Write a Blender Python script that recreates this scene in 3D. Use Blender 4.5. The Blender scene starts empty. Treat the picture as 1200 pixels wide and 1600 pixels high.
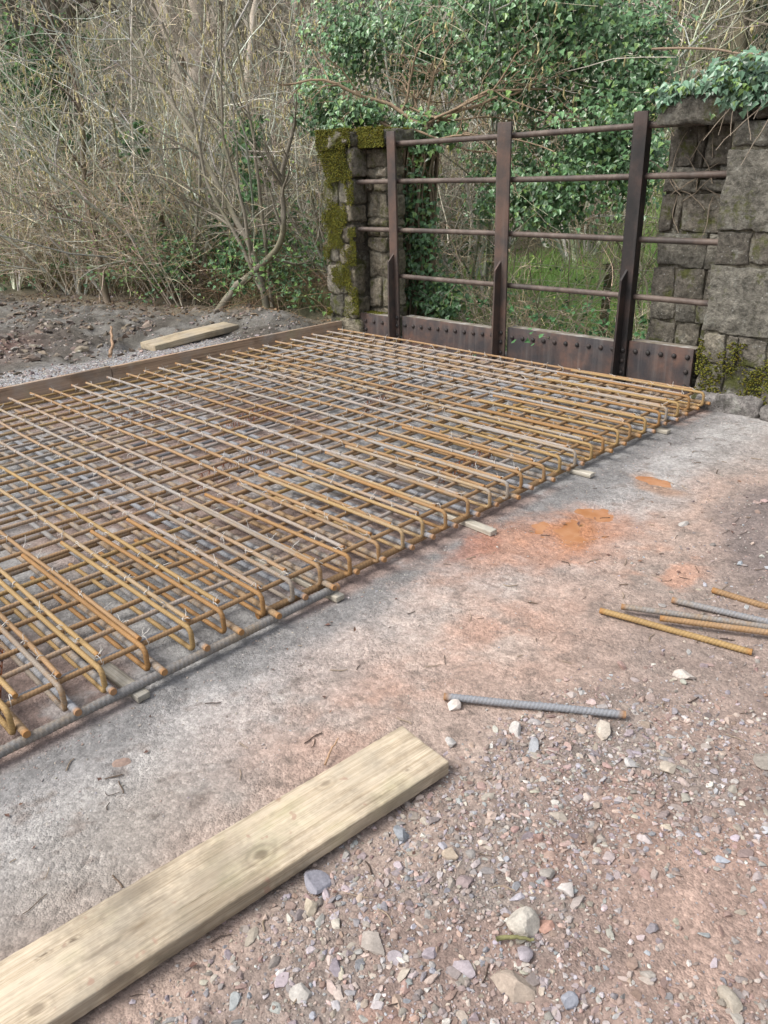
import bpy, math, random
import numpy as np
from mathutils import Matrix, Vector

random.seed(7)
RNG = np.random.default_rng(11)
SC = bpy.context.scene
COL = SC.collection
PI = math.pi

# ------------------------------------------------------------------ camera
CAM = np.array([5.913, -0.475, 1.6])
F, PITCH, ROLL, YAW = 1206.6, 0.4190, -0.0360, 0.8090
fw = np.array([-math.sin(YAW) * math.cos(PITCH), math.cos(YAW) * math.cos(PITCH), -math.sin(PITCH)])
rt = np.array([math.cos(YAW), math.sin(YAW), 0.0])
up = np.cross(rt, fw)
r2 = rt * math.cos(ROLL) + up * math.sin(ROLL)
u2 = -rt * math.sin(ROLL) + up * math.cos(ROLL)
cd = bpy.data.cameras.new('camera')
cam = bpy.data.objects.new('camera', cd)
COL.objects.link(cam)
M = Matrix.Identity(4)
for i in range(3):
    M[i][0], M[i][1], M[i][2], M[i][3] = r2[i], u2[i], -fw[i], CAM[i]
cam.matrix_world = M
cd.sensor_fit = 'AUTO'
cd.sensor_width = 36.0
cd.lens = F / 1600 * 36.0
cd.clip_start, cd.clip_end = 0.05, 600
SC.camera = cam

# ------------------------------------------------------------------ light
SUN_EL, SUN_AZ = math.radians(52), math.radians(205)      # azimuth clockwise from +Y
w = bpy.data.worlds.new('World')
SC.world = w
w.use_nodes = True
wn = w.node_tree
wn.nodes.clear()
sky = wn.nodes.new('ShaderNodeTexSky')
sky.sky_type = 'NISHITA'
sky.sun_disc = False
sky.sun_elevation = SUN_EL
sky.sun_rotation = SUN_AZ
sky.air_density, sky.dust_density, sky.ozone_density = 1.0, 4.0, 0.6
hs = wn.nodes.new('ShaderNodeHueSaturation')
hs.inputs['Saturation'].default_value = 0.38
bg = wn.nodes.new('ShaderNodeBackground')
bg.inputs['Strength'].default_value = 0.15
wo = wn.nodes.new('ShaderNodeOutputWorld')
wn.links.new(sky.outputs[0], hs.inputs['Color'])
wn.links.new(hs.outputs[0], bg.inputs['Color'])
wn.links.new(bg.outputs[0], wo.inputs['Surface'])
sl = bpy.data.lights.new('sun', 'SUN')
sl.energy = 1.5
sl.angle = math.radians(25)
sl.color = (1.0, 0.965, 0.91)
sun = bpy.data.objects.new('sun', sl)
COL.objects.link(sun)
sd = Vector((math.sin(SUN_AZ) * math.cos(SUN_EL), math.cos(SUN_AZ) * math.cos(SUN_EL), math.sin(SUN_EL)))
sun.rotation_euler = sd.to_track_quat('Z', 'Y').to_euler()
sun.location = (0, 0, 20)
SC.view_settings.view_transform = 'Standard'
SC.view_settings.look = 'None'
SC.view_settings.gamma = 1
SC.view_settings.use_curve_mapping = False
SC.view_settings.exposure = 0.64

# ------------------------------------------------------------------ noise helpers
def _hash(ix, iy, iz, seed):
    n = (ix.astype(np.int64) * 374761393 + iy.astype(np.int64) * 668265263 + iz.astype(np.int64) * 2147483647 + seed * 974634777)
    n = (n ^ (n >> 13)) * 1274126177
    n = n & 0x7fffffff
    n = (n ^ (n >> 16)) & 0xffff
    return n / 65535.0

def vnoise(p, seed=0):
    p = np.asarray(p, float)
    i = np.floor(p).astype(np.int64)
    f = p - i
    f = f * f * (3 - 2 * f)
    r = 0
    for a in (0, 1):
        for b in (0, 1):
            for c in (0, 1):
                wgt = (f[..., 0] if a else 1 - f[..., 0]) * (f[..., 1] if b else 1 - f[..., 1]) * (f[..., 2] if c else 1 - f[..., 2])
                r = r + wgt * _hash(i[..., 0] + a, i[..., 1] + b, i[..., 2] + c, seed)
    return r

def fbm(p, octv=4, seed=0, gain=0.5):
    p = np.asarray(p, float)
    s, a, t = 0, 1.0, 0
    for o in range(octv):
        s = s + a * vnoise(p * (2.03 ** o) + o * 17.3, seed + o)
        t += a
        a *= gain
    return s / t

def n2(x, y, sc, octv=4, seed=0, gain=0.5):
    return fbm(np.stack([x * sc, y * sc, np.zeros_like(x)], -1), octv, seed, gain)

def ss(a, b, x):
    t = np.clip((x - a) / (b - a), 0, 1)
    return t * t * (3 - 2 * t)

# ------------------------------------------------------------------ object helpers
def tag(o, label=None, cat=None, group=None, kind=None):
    if label: o['label'] = label
    if cat: o['category'] = cat
    if group: o['group'] = group
    if kind: o['kind'] = kind
    return o

def empty(name, loc=(0, 0, 0), rotz=0.0):
    o = bpy.data.objects.new(name, None)
    COL.objects.link(o)
    o.location = loc
    o.rotation_euler = (0, 0, rotz)
    o.empty_display_size = 0.1
    return o

def mesh_np(name, V, faces, smooth=False, col=None, mat=None):
    """V (n,3); faces: list of int arrays (m,k); col: per-vertex rgb"""
    me = bpy.data.meshes.new(name)
    V = np.asarray(V, np.float32)
    me.vertices.add(len(V))
    me.vertices.foreach_set('co', V.ravel())
    fl = [np.asarray(f, np.int32) for f in faces if len(f)]
    idx = np.concatenate([f.ravel() for f in fl])
    tot = np.concatenate([np.full(len(f), f.shape[1], np.int32) for f in fl])
    st = np.concatenate([[0], np.cumsum(tot)[:-1]]).astype(np.int32)
    me.loops.add(len(idx))
    me.loops.foreach_set('vertex_index', idx)
    me.polygons.add(len(tot))
    me.polygons.foreach_set('loop_start', st)
    me.polygons.foreach_set('loop_total', tot)
    me.polygons.foreach_set('use_smooth', np.full(len(tot), bool(smooth)))
    if col is not None:
        a = me.color_attributes.new('col', 'FLOAT_COLOR', 'POINT')
        c = np.ones((len(V), 4), np.float32)
        c[:, :3] = col
        a.data.foreach_set('color', c.ravel())
    me.update(calc_edges=True)
    if mat: me.materials.append(mat)
    return me

def obj(name, me, parent=None, loc=(0, 0, 0), rot=(0, 0, 0)):
    o = bpy.data.objects.new(name, me)
    COL.objects.link(o)
    if parent: o.parent = parent
    o.location = loc
    o.rotation_euler = rot
    return o

def copy_tree(o, parent=None):
    c = o.copy()
    COL.objects.link(c)
    c.parent = parent
    for ch in list(o.children):
        copy_tree(ch, c)
    return c

class MB:
    """collects pieces into one mesh"""
    def __init__(s): s.V, s.F, s.C, s.n = [], [], [], 0
    def add(s, V, faces, col=None):
        V = np.asarray(V, float).reshape(-1, 3)
        s.V.append(V)
        for f in faces: s.F.append(np.asarray(f) + s.n)
        if col is not None: s.C.append(np.broadcast_to(np.asarray(col, float), (len(V), 3)))
        s.n += len(V)
    def mesh(s, name, mat, smooth=False):
        by = {}
        for f in s.F:
            if len(f): by.setdefault(f.shape[1], []).append(f)
        return mesh_np(name, np.concatenate(s.V), [np.concatenate(v) for v in by.values()], smooth, np.concatenate(s.C) if s.C else None, mat)

# ------------------------------------------------------------------ geometry generators
def axis_pts(h, n, rad):
    if rad <= 0: return np.linspace(-h, h, n + 1)
    a = [-h, -h + rad * 0.35, -h + rad]
    return np.array(a + list(np.linspace(-h + rad, h - rad, n + 1)[1:-1]) + [-v for v in a[::-1]])

def rbox(size, seg=(1, 1, 1), rad=0.0):
    """box with rounded edges, centred, closed"""
    h = np.array(size) / 2
    ax = [axis_pts(h[i], seg[i], rad) for i in range(3)]
    P, Fq, n = [], [], 0
    for a in range(3):
        b, c = (a + 1) % 3, (a + 2) % 3
        gb, gc = np.meshgrid(ax[b], ax[c], indexing='ij')
        nb, nc = gb.shape
        ii = (np.arange(nb - 1)[:, None] * nc + np.arange(nc - 1)[None, :]).ravel()
        for s in (-1, 1):
            p = np.zeros((nb * nc, 3))
            p[:, b], p[:, c], p[:, a] = gb.ravel(), gc.ravel(), s * h[a]
            q = np.stack([ii, ii + nc, ii + nc + 1, ii + 1], 1)
            if s < 0: q = q[:, ::-1]
            P.append(p); Fq.append(q + n); n += len(p)
    P = np.concatenate(P); Fq = np.concatenate(Fq)
    _, first, inv = np.unique(np.round(P * 1e5).astype(np.int64), axis=0, return_index=True, return_inverse=True)
    P = P[first]; Fq = inv.ravel()[Fq]
    if rad > 0:
        inner = np.clip(P, -h + rad, h - rad)
        d = P - inner
        l = np.linalg.norm(d, axis=1, keepdims=True)
        P = inner + d / np.maximum(l, 1e-9) * np.minimum(l, rad) * np.where(l > 0, rad / np.maximum(np.minimum(l, rad), 1e-9), 0)
    return P, Fq

def rough(P, amp, sc, seed, ctr_push=True):
    """displace points by 3-axis noise"""
    q = P * sc + seed * 7.31
    d = np.stack([fbm(q, 3, seed), fbm(q + 31.7, 3, seed + 5), fbm(q + 77.1, 3, seed + 9)], 1) - 0.5
    return P + d * 2 * np.asarray(amp)

def tubes(P, R, sides=5, closed=True):
    """batch of tubes: P (n,m,3) R (n,m)"""
    n, m, _ = P.shape
    T = np.gradient(P, axis=1)
    T /= np.maximum(np.linalg.norm(T, axis=2, keepdims=True), 1e-9)
    mean = T.mean(1)
    ref = np.where(np.abs(mean[:, 2:3]) > 0.8, np.array([[1.0, 0.13, 0.0]]), np.array([[0.0, 0.05, 1.0]]))[:, None, :]
    U = np.cross(T, np.broadcast_to(ref, T.shape))
    U /= np.maximum(np.linalg.norm(U, axis=2, keepdims=True), 1e-9)
    W = np.cross(T, U)
    a = np.arange(sides) * 2 * PI / sides
    V = P[:, :, None, :] + R[:, :, None, None] * (np.cos(a)[None, None, :, None] * U[:, :, None, :] + np.sin(a)[None, None, :, None] * W[:, :, None, :])
    base = (np.arange(n)[:, None, None] * m + np.arange(m - 1)[None, :, None]) * sides
    k = np.arange(sides)[None, None, :]
    k1 = (k + 1) % sides
    q = np.stack([base + k, base + k1, base + sides + k1, base + sides + k], -1).reshape(-1, 4)
    F = [q]
    if closed:
        cap = (np.arange(n)[:, None] * m * sides + np.arange(sides)[None, :])
        F += [cap, (cap + (m - 1) * sides)[:, ::-1]]
    return V.reshape(-1, 3), F

def unit(v):
    return v / np.maximum(np.linalg.norm(v, axis=-1, keepdims=True), 1e-9)

def walk(base, direc, length, m, wob, lift, rng):
    """curved branches: base (n,3), direc (n,3), length (n,), lift: vertical pull"""
    n = len(base)
    d = unit(direc)
    P = np.zeros((n, m, 3)); P[:, 0] = base
    st = (length / (m - 1))[:, None]
    for i in range(1, m):
        P[:, i] = P[:, i - 1] + d * st
        d = d + rng.normal(0, wob, (n, 3))
        d[:, 2] += lift
        d = unit(d)
    return P

def children(P, R, k, t0, t1, ang, lf, m, wob, lift, rng, rmin=0.0015, taper=0.25, rf=0.6):
    """k children on each parent"""
    n, mm, _ = P.shape
    t = rng.uniform(t0, t1, (n, k))
    x = t * (mm - 1)
    i = np.minimum(x.astype(int), mm - 2)
    f = x - i
    r = np.arange(n)[:, None]
    B = P[r, i] * (1 - f)[..., None] + P[r, i + 1] * f[..., None]
    T = unit(P[r, i + 1] - P[r, i])
    Rb = R[r, i] * (1 - f) + R[r, i + 1] * f
    rd = unit(np.cross(T, rng.normal(0, 1, T.shape)))
    a = rng.uniform(ang[0], ang[1], (n, k, 1))
    D = T * np.cos(a) + rd * np.sin(a)
    Lp = np.linalg.norm(P[:, 1:] - P[:, :-1], axis=2).sum(1)[:, None]
    L = Lp * rng.uniform(lf[0], lf[1], (n, k)) * (1.15 - 0.6 * t)
    B, D, L, Rb = B.reshape(-1, 3), D.reshape(-1, 3), L.ravel(), np.maximum(Rb.ravel() * rf, rmin)
    Pn = walk(B, D, L, m, wob, lift, rng)
    Rn = Rb[:, None] * np.linspace(1, taper, m)[None, :]
    return Pn, np.maximum(Rn, rmin * 0.6)

def leaf_batch(C, N, T, S, lobes=True, droop=0.15):
    """leaves at C with normal N, tip dir T, size S -> V, F (5 or 6 vertex leaf, folded)"""
    n = len(C)
    T = unit(T - (T * N).sum(1, keepdims=True) * N)
    B = np.cross(N, T)
    if lobes:
        pts = np.array([[0, 0, 0], [-.48, .18, .06], [-.27, .52, .05], [0, 1.0, -droop], [.27, .52, .05], [.48, .18, .06]])
        F = np.array([[0, 3, 2], [0, 2, 1], [0, 4, 3], [0, 5, 4]])
    else:
        pts = np.array([[0, 0, 0], [-.3, .45, .06], [0, 1.0, -droop], [.3, .45, .06]])
        F = np.array([[0, 2, 1], [0, 3, 2]])
    V = C[:, None, :] + S[:, None, None] * (pts[None, :, 0:1] * B[:, None, :] + pts[None, :, 1:2] * T[:, None, :] + pts[None, :, 2:3] * N[:, None, :])
    k = len(pts)
    Fa = (np.arange(n)[:, None, None] * k + F[None]).reshape(-1, 3)
    return V.reshape(-1, 3), [Fa]

def ico(sub=0):
    t = (1 + 5 ** .5) / 2
    V = np.array([[-1, t, 0], [1, t, 0], [-1, -t, 0], [1, -t, 0], [0, -1, t], [0, 1, t], [0, -1, -t], [0, 1, -t], [t, 0, -1], [t, 0, 1], [-t, 0, -1], [-t, 0, 1]], float)
    F = np.array([[0, 11, 5], [0, 5, 1], [0, 1, 7], [0, 7, 10], [0, 10, 11], [1, 5, 9], [5, 11, 4], [11, 10, 2], [10, 7, 6], [7, 1, 8], [3, 9, 4], [3, 4, 2], [3, 2, 6], [3, 6, 8], [3, 8, 9], [4, 9, 5], [2, 4, 11], [6, 2, 10], [8, 6, 7], [9, 8, 1]])
    V = unit(V)
    for _ in range(sub):
        e = {}
        V = list(V); G = []
        def mid(a, b):
            k = (min(a, b), max(a, b))
            if k not in e:
                V.append(unit((V[a] + V[b]) / 2)); e[k] = len(V) - 1
            return e[k]
        for a, b, c in F:
            ab, bc, ca = mid(a, b), mid(b, c), mid(c, a)
            G += [[a, ab, ca], [b, bc, ab], [c, ca, bc], [ab, bc, ca]]
        V = np.array(V); F = np.array(G)
    return V, F

ICO0, ICO1, ICO2 = ico(0), ico(1), ico(2)

def rot_batch(n, rng, flat=False):
    a = rng.uniform(0, 2 * PI, n)
    c, s = np.cos(a), np.sin(a)
    Rz = np.zeros((n, 3, 3)); Rz[:, 0, 0] = c; Rz[:, 0, 1] = -s; Rz[:, 1, 0] = s; Rz[:, 1, 1] = c; Rz[:, 2, 2] = 1
    b = rng.normal(0, 0.3 if flat else 1.2, n)
    c, s = np.cos(b), np.sin(b)
    Rx = np.zeros((n, 3, 3)); Rx[:, 0, 0] = 1; Rx[:, 1, 1] = c; Rx[:, 1, 2] = -s; Rx[:, 2, 1] = s; Rx[:, 2, 2] = c
    return np.einsum('nij,njk->nik', Rz, Rx)

def rocks(C, S, rng, base=ICO0, jit=0.22, flat=True, asp=(1, .75, .5)):
    bv, bf = base
    n = len(C)
    V = bv[None] * (1 + rng.normal(0, jit, (n, len(bv), 1)))
    # chop with a few planes for angular faces
    for _ in range(9 if len(bv) > 50 else 7 if len(bv) > 12 else 4):
        d = unit(rng.normal(0, 1, (n, 1, 3)))
        h = rng.uniform(0.40 if len(bv) > 50 else 0.25, 0.8, (n, 1))
        dist = (V * d).sum(2) - h
        V = V - np.maximum(dist, 0)[..., None] * d
    V = V * (np.array(asp)[None, None, :] * rng.uniform(.75, 1.25, (n, 1, 3)))
    V = np.einsum('nij,nkj->nki', rot_batch(n, rng, flat), V) * S[:, None, None]
    V = V + C[:, None, :]
    Fa = (np.arange(n)[:, None, None] * len(bv) + bf[None]).reshape(-1, 3)
    return V.reshape(-1, 3), [Fa], len(bv)

# ------------------------------------------------------------------ materials
class NT:
    def __init__(s, name):
        s.m = bpy.data.materials.new(name); s.m.use_nodes = True
        s.t = s.m.node_tree; s.t.nodes.clear()
        s.b = s.t.nodes.new('ShaderNodeBsdfPrincipled')
        s.o = s.t.nodes.new('ShaderNodeOutputMaterial')
        s.t.links.new(s.b.outputs[0], s.o.inputs['Surface'])
        s._co = None
    def node(s, ty, **kw):
        n = s.t.nodes.new(ty)
        for k, v in kw.items(): setattr(n, k, v)
        return n
    def set(s, sock, v):
        if isinstance(v, bpy.types.NodeSocket): s.t.links.new(v, sock)
        elif isinstance(v, (tuple, list)) and len(v) == 3 and sock.type == 'RGBA': sock.default_value = (*v, 1)
        else: sock.default_value = v
    def co(s):
        if s._co is None: s._co = s.node('ShaderNodeTexCoord').outputs['Object']
        return s._co
    def rnd(s): return s.node('ShaderNodeObjectInfo').outputs['Random']
    def map(s, scale=(1, 1, 1), loc=None, vec=None):
        n = s.node('ShaderNodeMapping')
        s.set(n.inputs['Vector'], vec or s.co())
        n.inputs['Scale'].default_value = scale
        if loc is not None: s.set(n.inputs['Location'], loc)
        return n.outputs[0]
    def vec_rnd(s, k=37.0):
        """object coords shifted by the object's random number"""
        c = s.node('ShaderNodeCombineXYZ')
        r = s.math('MULTIPLY', s.rnd(), k)
        for i in range(3): s.set(c.inputs[i], r)
        v = s.node('ShaderNodeVectorMath', operation='ADD')
        s.set(v.inputs[0], s.co()); s.set(v.inputs[1], c.outputs[0])
        return v.outputs[0]
    def noise(s, scale, detail=4, rough=.55, vec=None, dist=0):
        n = s.node('ShaderNodeTexNoise')
        s.set(n.inputs['Vector'], vec or s.co())
        n.inputs['Scale'].default_value = scale
        n.inputs['Detail'].default_value = detail
        n.inputs['Roughness'].default_value = rough
        n.inputs['Distortion'].default_value = dist
        return n.outputs['Fac']
    def vor(s, scale, vec=None, out='Distance'):
        n = s.node('ShaderNodeTexVoronoi')
        s.set(n.inputs['Vector'], vec or s.co())
        n.inputs['Scale'].default_value = scale
        return n.outputs[out]
    def ramp(s, fac, stops):
        n = s.node('ShaderNodeValToRGB')
        s.set(n.inputs[0], fac)
        e = n.color_ramp.elements
        while len(e) < len(stops): e.new(0.5)
        for el, (p, c) in zip(e, stops):
            el.position = p
            el.color = (c, c, c, 1) if isinstance(c, (int, float)) else (*c, 1)
        return n.outputs[0]
    def mix(s, fac, a, b, mode='MIX'):
        n = s.node('ShaderNodeMix', data_type='RGBA', blend_type=mode)
        s.set(n.inputs[0], fac); s.set(n.inputs[6], a); s.set(n.inputs[7], b)
        return n.outputs[2]
    def math(s, op, a, b=0.0, c=None):
        n = s.node('ShaderNodeMath', operation=op)
        s.set(n.inputs[0], a); s.set(n.inputs[1], b)
        if c is not None: s.set(n.inputs[2], c)
        return n.outputs[0]
    def attr(s, name='col'):
        return s.node('ShaderNodeAttribute', attribute_name=name).outputs['Color']
    def bump(s, h, strength=.5, dist=.01):
        n = s.node('ShaderNodeBump')
        n.inputs['Strength'].default_value = strength
        n.inputs['Distance'].default_value = dist
        s.set(n.inputs['Height'], h)
        s.t.links.new(n.outputs[0], s.b.inputs['Normal'])
    def fin(s, col, rough=.8, spec=.3, metal=0.0):
        s.set(s.b.inputs['Base Color'], col)
        s.set(s.b.inputs['Roughness'], rough)
        s.set(s.b.inputs['Specular IOR Level'], spec)
        s.set(s.b.inputs['Metallic'], metal)
        return s.m

MAT = {}
def m_rust(name, orange, tan, grey, bias):
    n = NT(name)
    v = n.vec_rnd()
    a = n.noise(3.0, 5, .6, n.map((1, 1, 1), vec=v))
    b = n.noise(60, 4, .6, v)
    r = n.math('MULTIPLY_ADD', n.rnd(), .50, bias - .09)
    f = n.math('ADD', n.math('ADD', n.math('MULTIPLY', a, .75), n.math('MULTIPLY', b, .3)), r)
    c = n.ramp(f, [(.38, grey), (.52, tan), (.68, orange), (.95, tuple(x * .75 for x in orange))])
    d = n.noise(220, 3, .6, v)
    c = n.mix(n.ramp(d, [(.5, 0), (.75, .55)]), c, (.11, .06, .03))
    sp = n.node('ShaderNodeSeparateColor')
    n.set(sp.inputs[0], n.attr())
    c = n.mix(.75, c, n.mix(1, c, n.ramp(sp.outputs[0], [(0, .8), (1, 1.22)]), 'MULTIPLY'))
    c = n.mix(n.math('MULTIPLY', sp.outputs[1], .8), c, (.33, .16, .05))
    n.bump(n.math('ADD', n.noise(400, 3), b), .35, .002)
    MAT[name] = n.fin(c, .72, .35)
m_rust('rust_gold', (.37, .245, .105), (.34, .25, .155), (.31, .285, .26), -.05)
m_rust('rust_tan', (.345, .215, .11), (.33, .245, .175), (.335, .295, .265), -.05)
m_rust('rust_grey', (.32, .215, .12), (.26, .24, .22), (.25, .26, .28), -.18)
m_rust('rust_hook', (.325, .18, .07), (.30, .185, .09), (.26, .22, .18), -.05)
m_rust('rust_edge', (.32, .20, .10), (.26, .215, .165), (.215, .21, .205), -.10)
m_rust('rust_red', (.30, .10, .04), (.26, .09, .04), (.20, .08, .05), 0)

n = NT('tie_wire'); MAT['wire'] = n.fin((.55, .52, .48), .5, .5, .2)

def m_wood(name, light, dark, stain, stain_amt, spots=False):
    n = NT(name)
    v = n.vec_rnd(11)
    # grain runs along local Y
    g = n.noise(1.0, 6, .68, n.map((330, 3.0, 330), vec=v), .3)
    g2 = n.noise(1.0, 4, .6, n.map((48, .7, 48), vec=v), .8)
    f = n.math('ADD', n.math('MULTIPLY', g, .5), n.math('MULTIPLY', g2, .5))
    c = n.ramp(f, [(.36, tuple(x * .8 for x in dark)), (.44, dark), (.5, tuple(a * .6 + b * .4 for a, b in zip(light, dark))), (.58, light)])
    st = n.noise(4.5, 5, .62, v)
    c = n.mix(n.math('MULTIPLY', n.ramp(st, [(.45, 0), (.68, 1)]), stain_amt), c, stain)
    gr = n.noise(7, 4, .6, n.map((1, .6, 1), loc=(4, 9, 2), vec=v))
    c = n.mix(n.math('MULTIPLY', n.ramp(gr, [(.54, 0), (.74, 1)]), stain_amt * .4), c, (.33, .33, .17))
    fib = n.noise(1.0, 3, .6, n.map((330, 5, 330), vec=v))
    c = n.mix(.3, c, n.mix(1, c, n.ramp(fib, [(.35, .5), (.6, 1.2)]), 'MULTIPLY'))
    blo = n.noise(3.2, 6, .7, n.map((1, .7, 1), loc=(14, 3, 5), vec=v))
    c = n.mix(.75, c, n.mix(1, c, n.ramp(blo, [(.38, .55), (.5, 1.0), (.64, 1.12)]), 'MULTIPLY'))
    if spots:
        k = n.vor(2.7, n.map((2.2, .8, 0), vec=v))
        c = n.mix(n.ramp(k, [(.035, .8), (.06, .35), (.15, 0)]), c, (.17, .12, .07))
        rd = n.noise(26, 2, .5, v)
        c = n.mix(n.ramp(rd, [(.68, 0), (.74, .6)]), c, (.33, .20, .15))
        dk = n.noise(1.0, 3, .6, n.map((50, 6, 50), loc=(3, 1, 7), vec=v))
        c = n.mix(n.ramp(dk, [(.68, 0), (.76, .8)]), c, (.14, .11, .07))
    c = n.mix(n.attr('mark'), c, (.085, .06, .04))
    n.bump(n.math('ADD', f, n.math('MULTIPLY', fib, .5)), .35, .002)
    MAT[name] = n.fin(c, .78, .25)
m_wood('wood_pale', (.575, .485, .365), (.44, .355, .25), (.41, .355, .275), .85, True)
m_wood('wood_form', (.43, .30, .205), (.26, .175, .115), (.36, .31, .265), .8)
m_wood('wood_old', (.50, .42, .30), (.33, .26, .17), (.36, .33, .28), .6)
m_wood('wood_batten', (.55, .51, .43), (.38, .34, .27), (.42, .40, .36), .5)

def m_steel(name, c1, c2, c3, streak):
    n = NT(name)
    v = n.vec_rnd(5)
    a = n.noise(5, 6, .65, v)
    c = n.ramp(a, [(.36, c1), (.5, c2), (.64, c3)])
    st = n.noise(1.0, 5, .6, n.map((26, 26, 1.6), vec=v))
    c = n.mix(n.math('MULTIPLY', n.ramp(st, [(.5, 0), (.72, 1)]), streak), c, (.30, .29, .27))
    sp = n.noise(55, 4, .7, v)
    c = n.mix(n.ramp(sp, [(.62, 0), (.75, .7)]), c, (.025, .022, .022))
    n.bump(n.math('ADD', sp, a), .5, .004)
    MAT[name] = n.fin(c, .6, .4)
m_steel('steel_girder', (.04, .036, .039), (.068, .05, .046), (.12, .07, .054), .14)
m_steel('steel_post', (.045, .038, .036), (.072, .052, .044), (.11, .068, .052), .08)
m_steel('steel_dark', (.016, .015, .015), (.026, .021, .02), (.052, .034, .029), .05)
m_steel('steel_rail', (.06, .048, .042), (.095, .07, .058), (.15, .115, .095), .12)
n = NT('steel_ledge'); a = n.noise(9, 5, .65)
c = n.ramp(a, [(.35, (.16, .13, .09)), (.55, (.26, .24, .21)), (.72, (.48, .47, .45))])
n.bump(a, .4, .004); MAT['ledge'] = n.fin(c, .8, .2)

def m_stone(name, cols, moss, lich=.5):
    n = NT(name)
    v = n.vec_rnd(21)
    a = n.noise(2.2, 6, .62, v)
    r = n.rnd()
    f = n.math('ADD', n.math('MULTIPLY', a, .8), n.math('MULTIPLY_ADD', r, .44, -.12))
    c = n.ramp(f, [(.2, cols[0]), (.42, cols[1]), (.6, cols[2]), (.8, cols[3])])
    g = n.noise(28, 5, .7, v)
    c = n.mix(.8, c, n.mix(1, c, n.ramp(g, [(.32, .35), (.66, 1.5)]), 'MULTIPLY'))
    l = n.noise(9, 6, .7, n.map((1, 1, 1), loc=(5, 3, 8), vec=v))
    c = n.mix(n.math('MULTIPLY', n.ramp(l, [(.57, 0), (.66, 1)]), lich), c, (.33, .33, .29))
    ch = n.noise(13, 7, .78, v)
    c = n.mix(.75, c, n.mix(1, c, n.ramp(ch, [(.36, .6), (.5, 1.08), (.62, 1.45)]), 'MULTIPLY'))
    wl = n.vor(26, v)
    c = n.mix(n.math('MULTIPLY', n.ramp(wl, [(.10, 1), (.17, 0)]), n.ramp(n.noise(3, 3), [(.5, 0), (.6, .7)])), c, (.42, .42, .39))
    k = n.noise(4.0, 6, .72, n.map((1.3, 1, .8), loc=(15, 2, 3), vec=v))
    c = n.mix(n.ramp(k, [(.58, 0), (.68, .7)]), c, (.06, .056, .048))
    if moss:
        mo = n.noise(6.0, 6, .72, n.map((1, 1, 1), loc=(1, 22, 3), vec=v))
        c = n.mix(n.ramp(mo, [(.56 - .1 * moss, 0), (.66 - .1 * moss, .85)]), c, (.10, .11, .03))
    n.bump(n.math('ADD', n.math('MULTIPLY', g, .9), n.math('MULTIPLY', ch, 1.6)), 1.0, .03)
    MAT[name] = n.fin(c, .9, .2)
m_stone('stone_grey', [(.11, .104, .088), (.165, .156, .132), (.215, .203, .17), (.27, .25, .205)], .15)
m_stone('stone_brown', [(.10, .092, .077), (.15, .136, .113), (.205, .186, .15), (.26, .235, .185)], .3)
m_stone('stone_pale', [(.13, .112, .085), (.20, .175, .132), (.27, .24, .18), (.31, .265, .21)], .25, .35)
m_stone('stone_mossy', [(.10, .095, .075), (.15, .14, .11), (.22, .20, .16), (.29, .25, .21)], .55, .6)
m_stone('mortar', [(.06, .055, .043), (.115, .103, .08), (.175, .16, .122), (.24, .22, .165)], .2, .4)
m_stone('footing', [(.13, .12, .11), (.2, .185, .17), (.28, .26, .245), (.36, .34, .33)], 0, .8)

def m_attr(name, rough=.85, spec=.25, bs=60, bstr=.4, bd=.004, var=.35, vs=90):
    n = NT(name)
    g = n.noise(vs, 4, .65)
    c = n.mix(var, n.attr(), n.mix(1, n.attr(), n.ramp(g, [(.28, .45), (.7, 1.5)]), 'MULTIPLY'))
    if bstr: n.bump(n.noise(bs, 4, .65), bstr, bd)
    MAT[name] = n.fin(c, rough, spec)
m_attr('gravel', .8, .3, 160, .35, .002, .4, 130)
m_attr('moss', .95, .1, 300, .8, .004, .5, 200)
m_attr('leaf', .33, .6, 40, 0, 0, .15, 40)
m_attr('leaf_soft', .6, .3, 40, 0, 0, .15, 40)
m_attr('grass', .75, .2, 40, 0, 0, .1, 40)
m_attr('bark', .88, .15, 60, .6, .006, .5, 45)

# ground: colour of the dirt itself in a vertex attribute, grain here
n = NT('ground')
at = n.attr()
gA = n.noise(34, 6, .66)
gB = n.noise(150, 3, .6)
gD = n.noise(8, 6, .7)
v1 = n.vor(75); v2 = n.vor(190)
k1 = n.vor(75, None, 'Color'); k2 = n.vor(190, None, 'Color')
def val(x):
    q = n.node('ShaderNodeSeparateColor'); n.set(q.inputs[0], x); return q.outputs[0]
c = n.mix(.6, at, n.mix(1, at, n.ramp(gA, [(.3, .6), (.5, 1.0), (.7, 1.3)]), 'MULTIPLY'))
c = n.mix(.6, c, n.mix(1, c, n.ramp(gD, [(.32, .6), (.5, 1.0), (.68, 1.3)]), 'MULTIPLY'))
c = n.mix(.5, c, n.mix(1, c, n.ramp(val(k1), [(0, .7), (1, 1.32)]), 'MULTIPLY'))
c = n.mix(.38, c, n.mix(1, c, n.ramp(val(k2), [(0, .5), (1, 1.4)]), 'MULTIPLY'))
crev = n.math('MULTIPLY', n.math('MULTIPLY', v2, v2), 1.6)
wet = n.node('ShaderNodeAttribute', attribute_name='wet').outputs['Fac']
grit = n.ramp(n.noise(5, 4, .6), [(.38, .15), (.62, 1.0)])
hgt_ = n.math('ADD', n.math('MULTIPLY', gA, .8), n.math('MULTIPLY', n.math('ADD', n.math('MULTIPLY', v1, -.9), n.math('MULTIPLY', v2, -.55)), grit))
n.bump(n.math('ADD', hgt_, n.math('MULTIPLY', gB, .2)), .62, .009)
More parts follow.
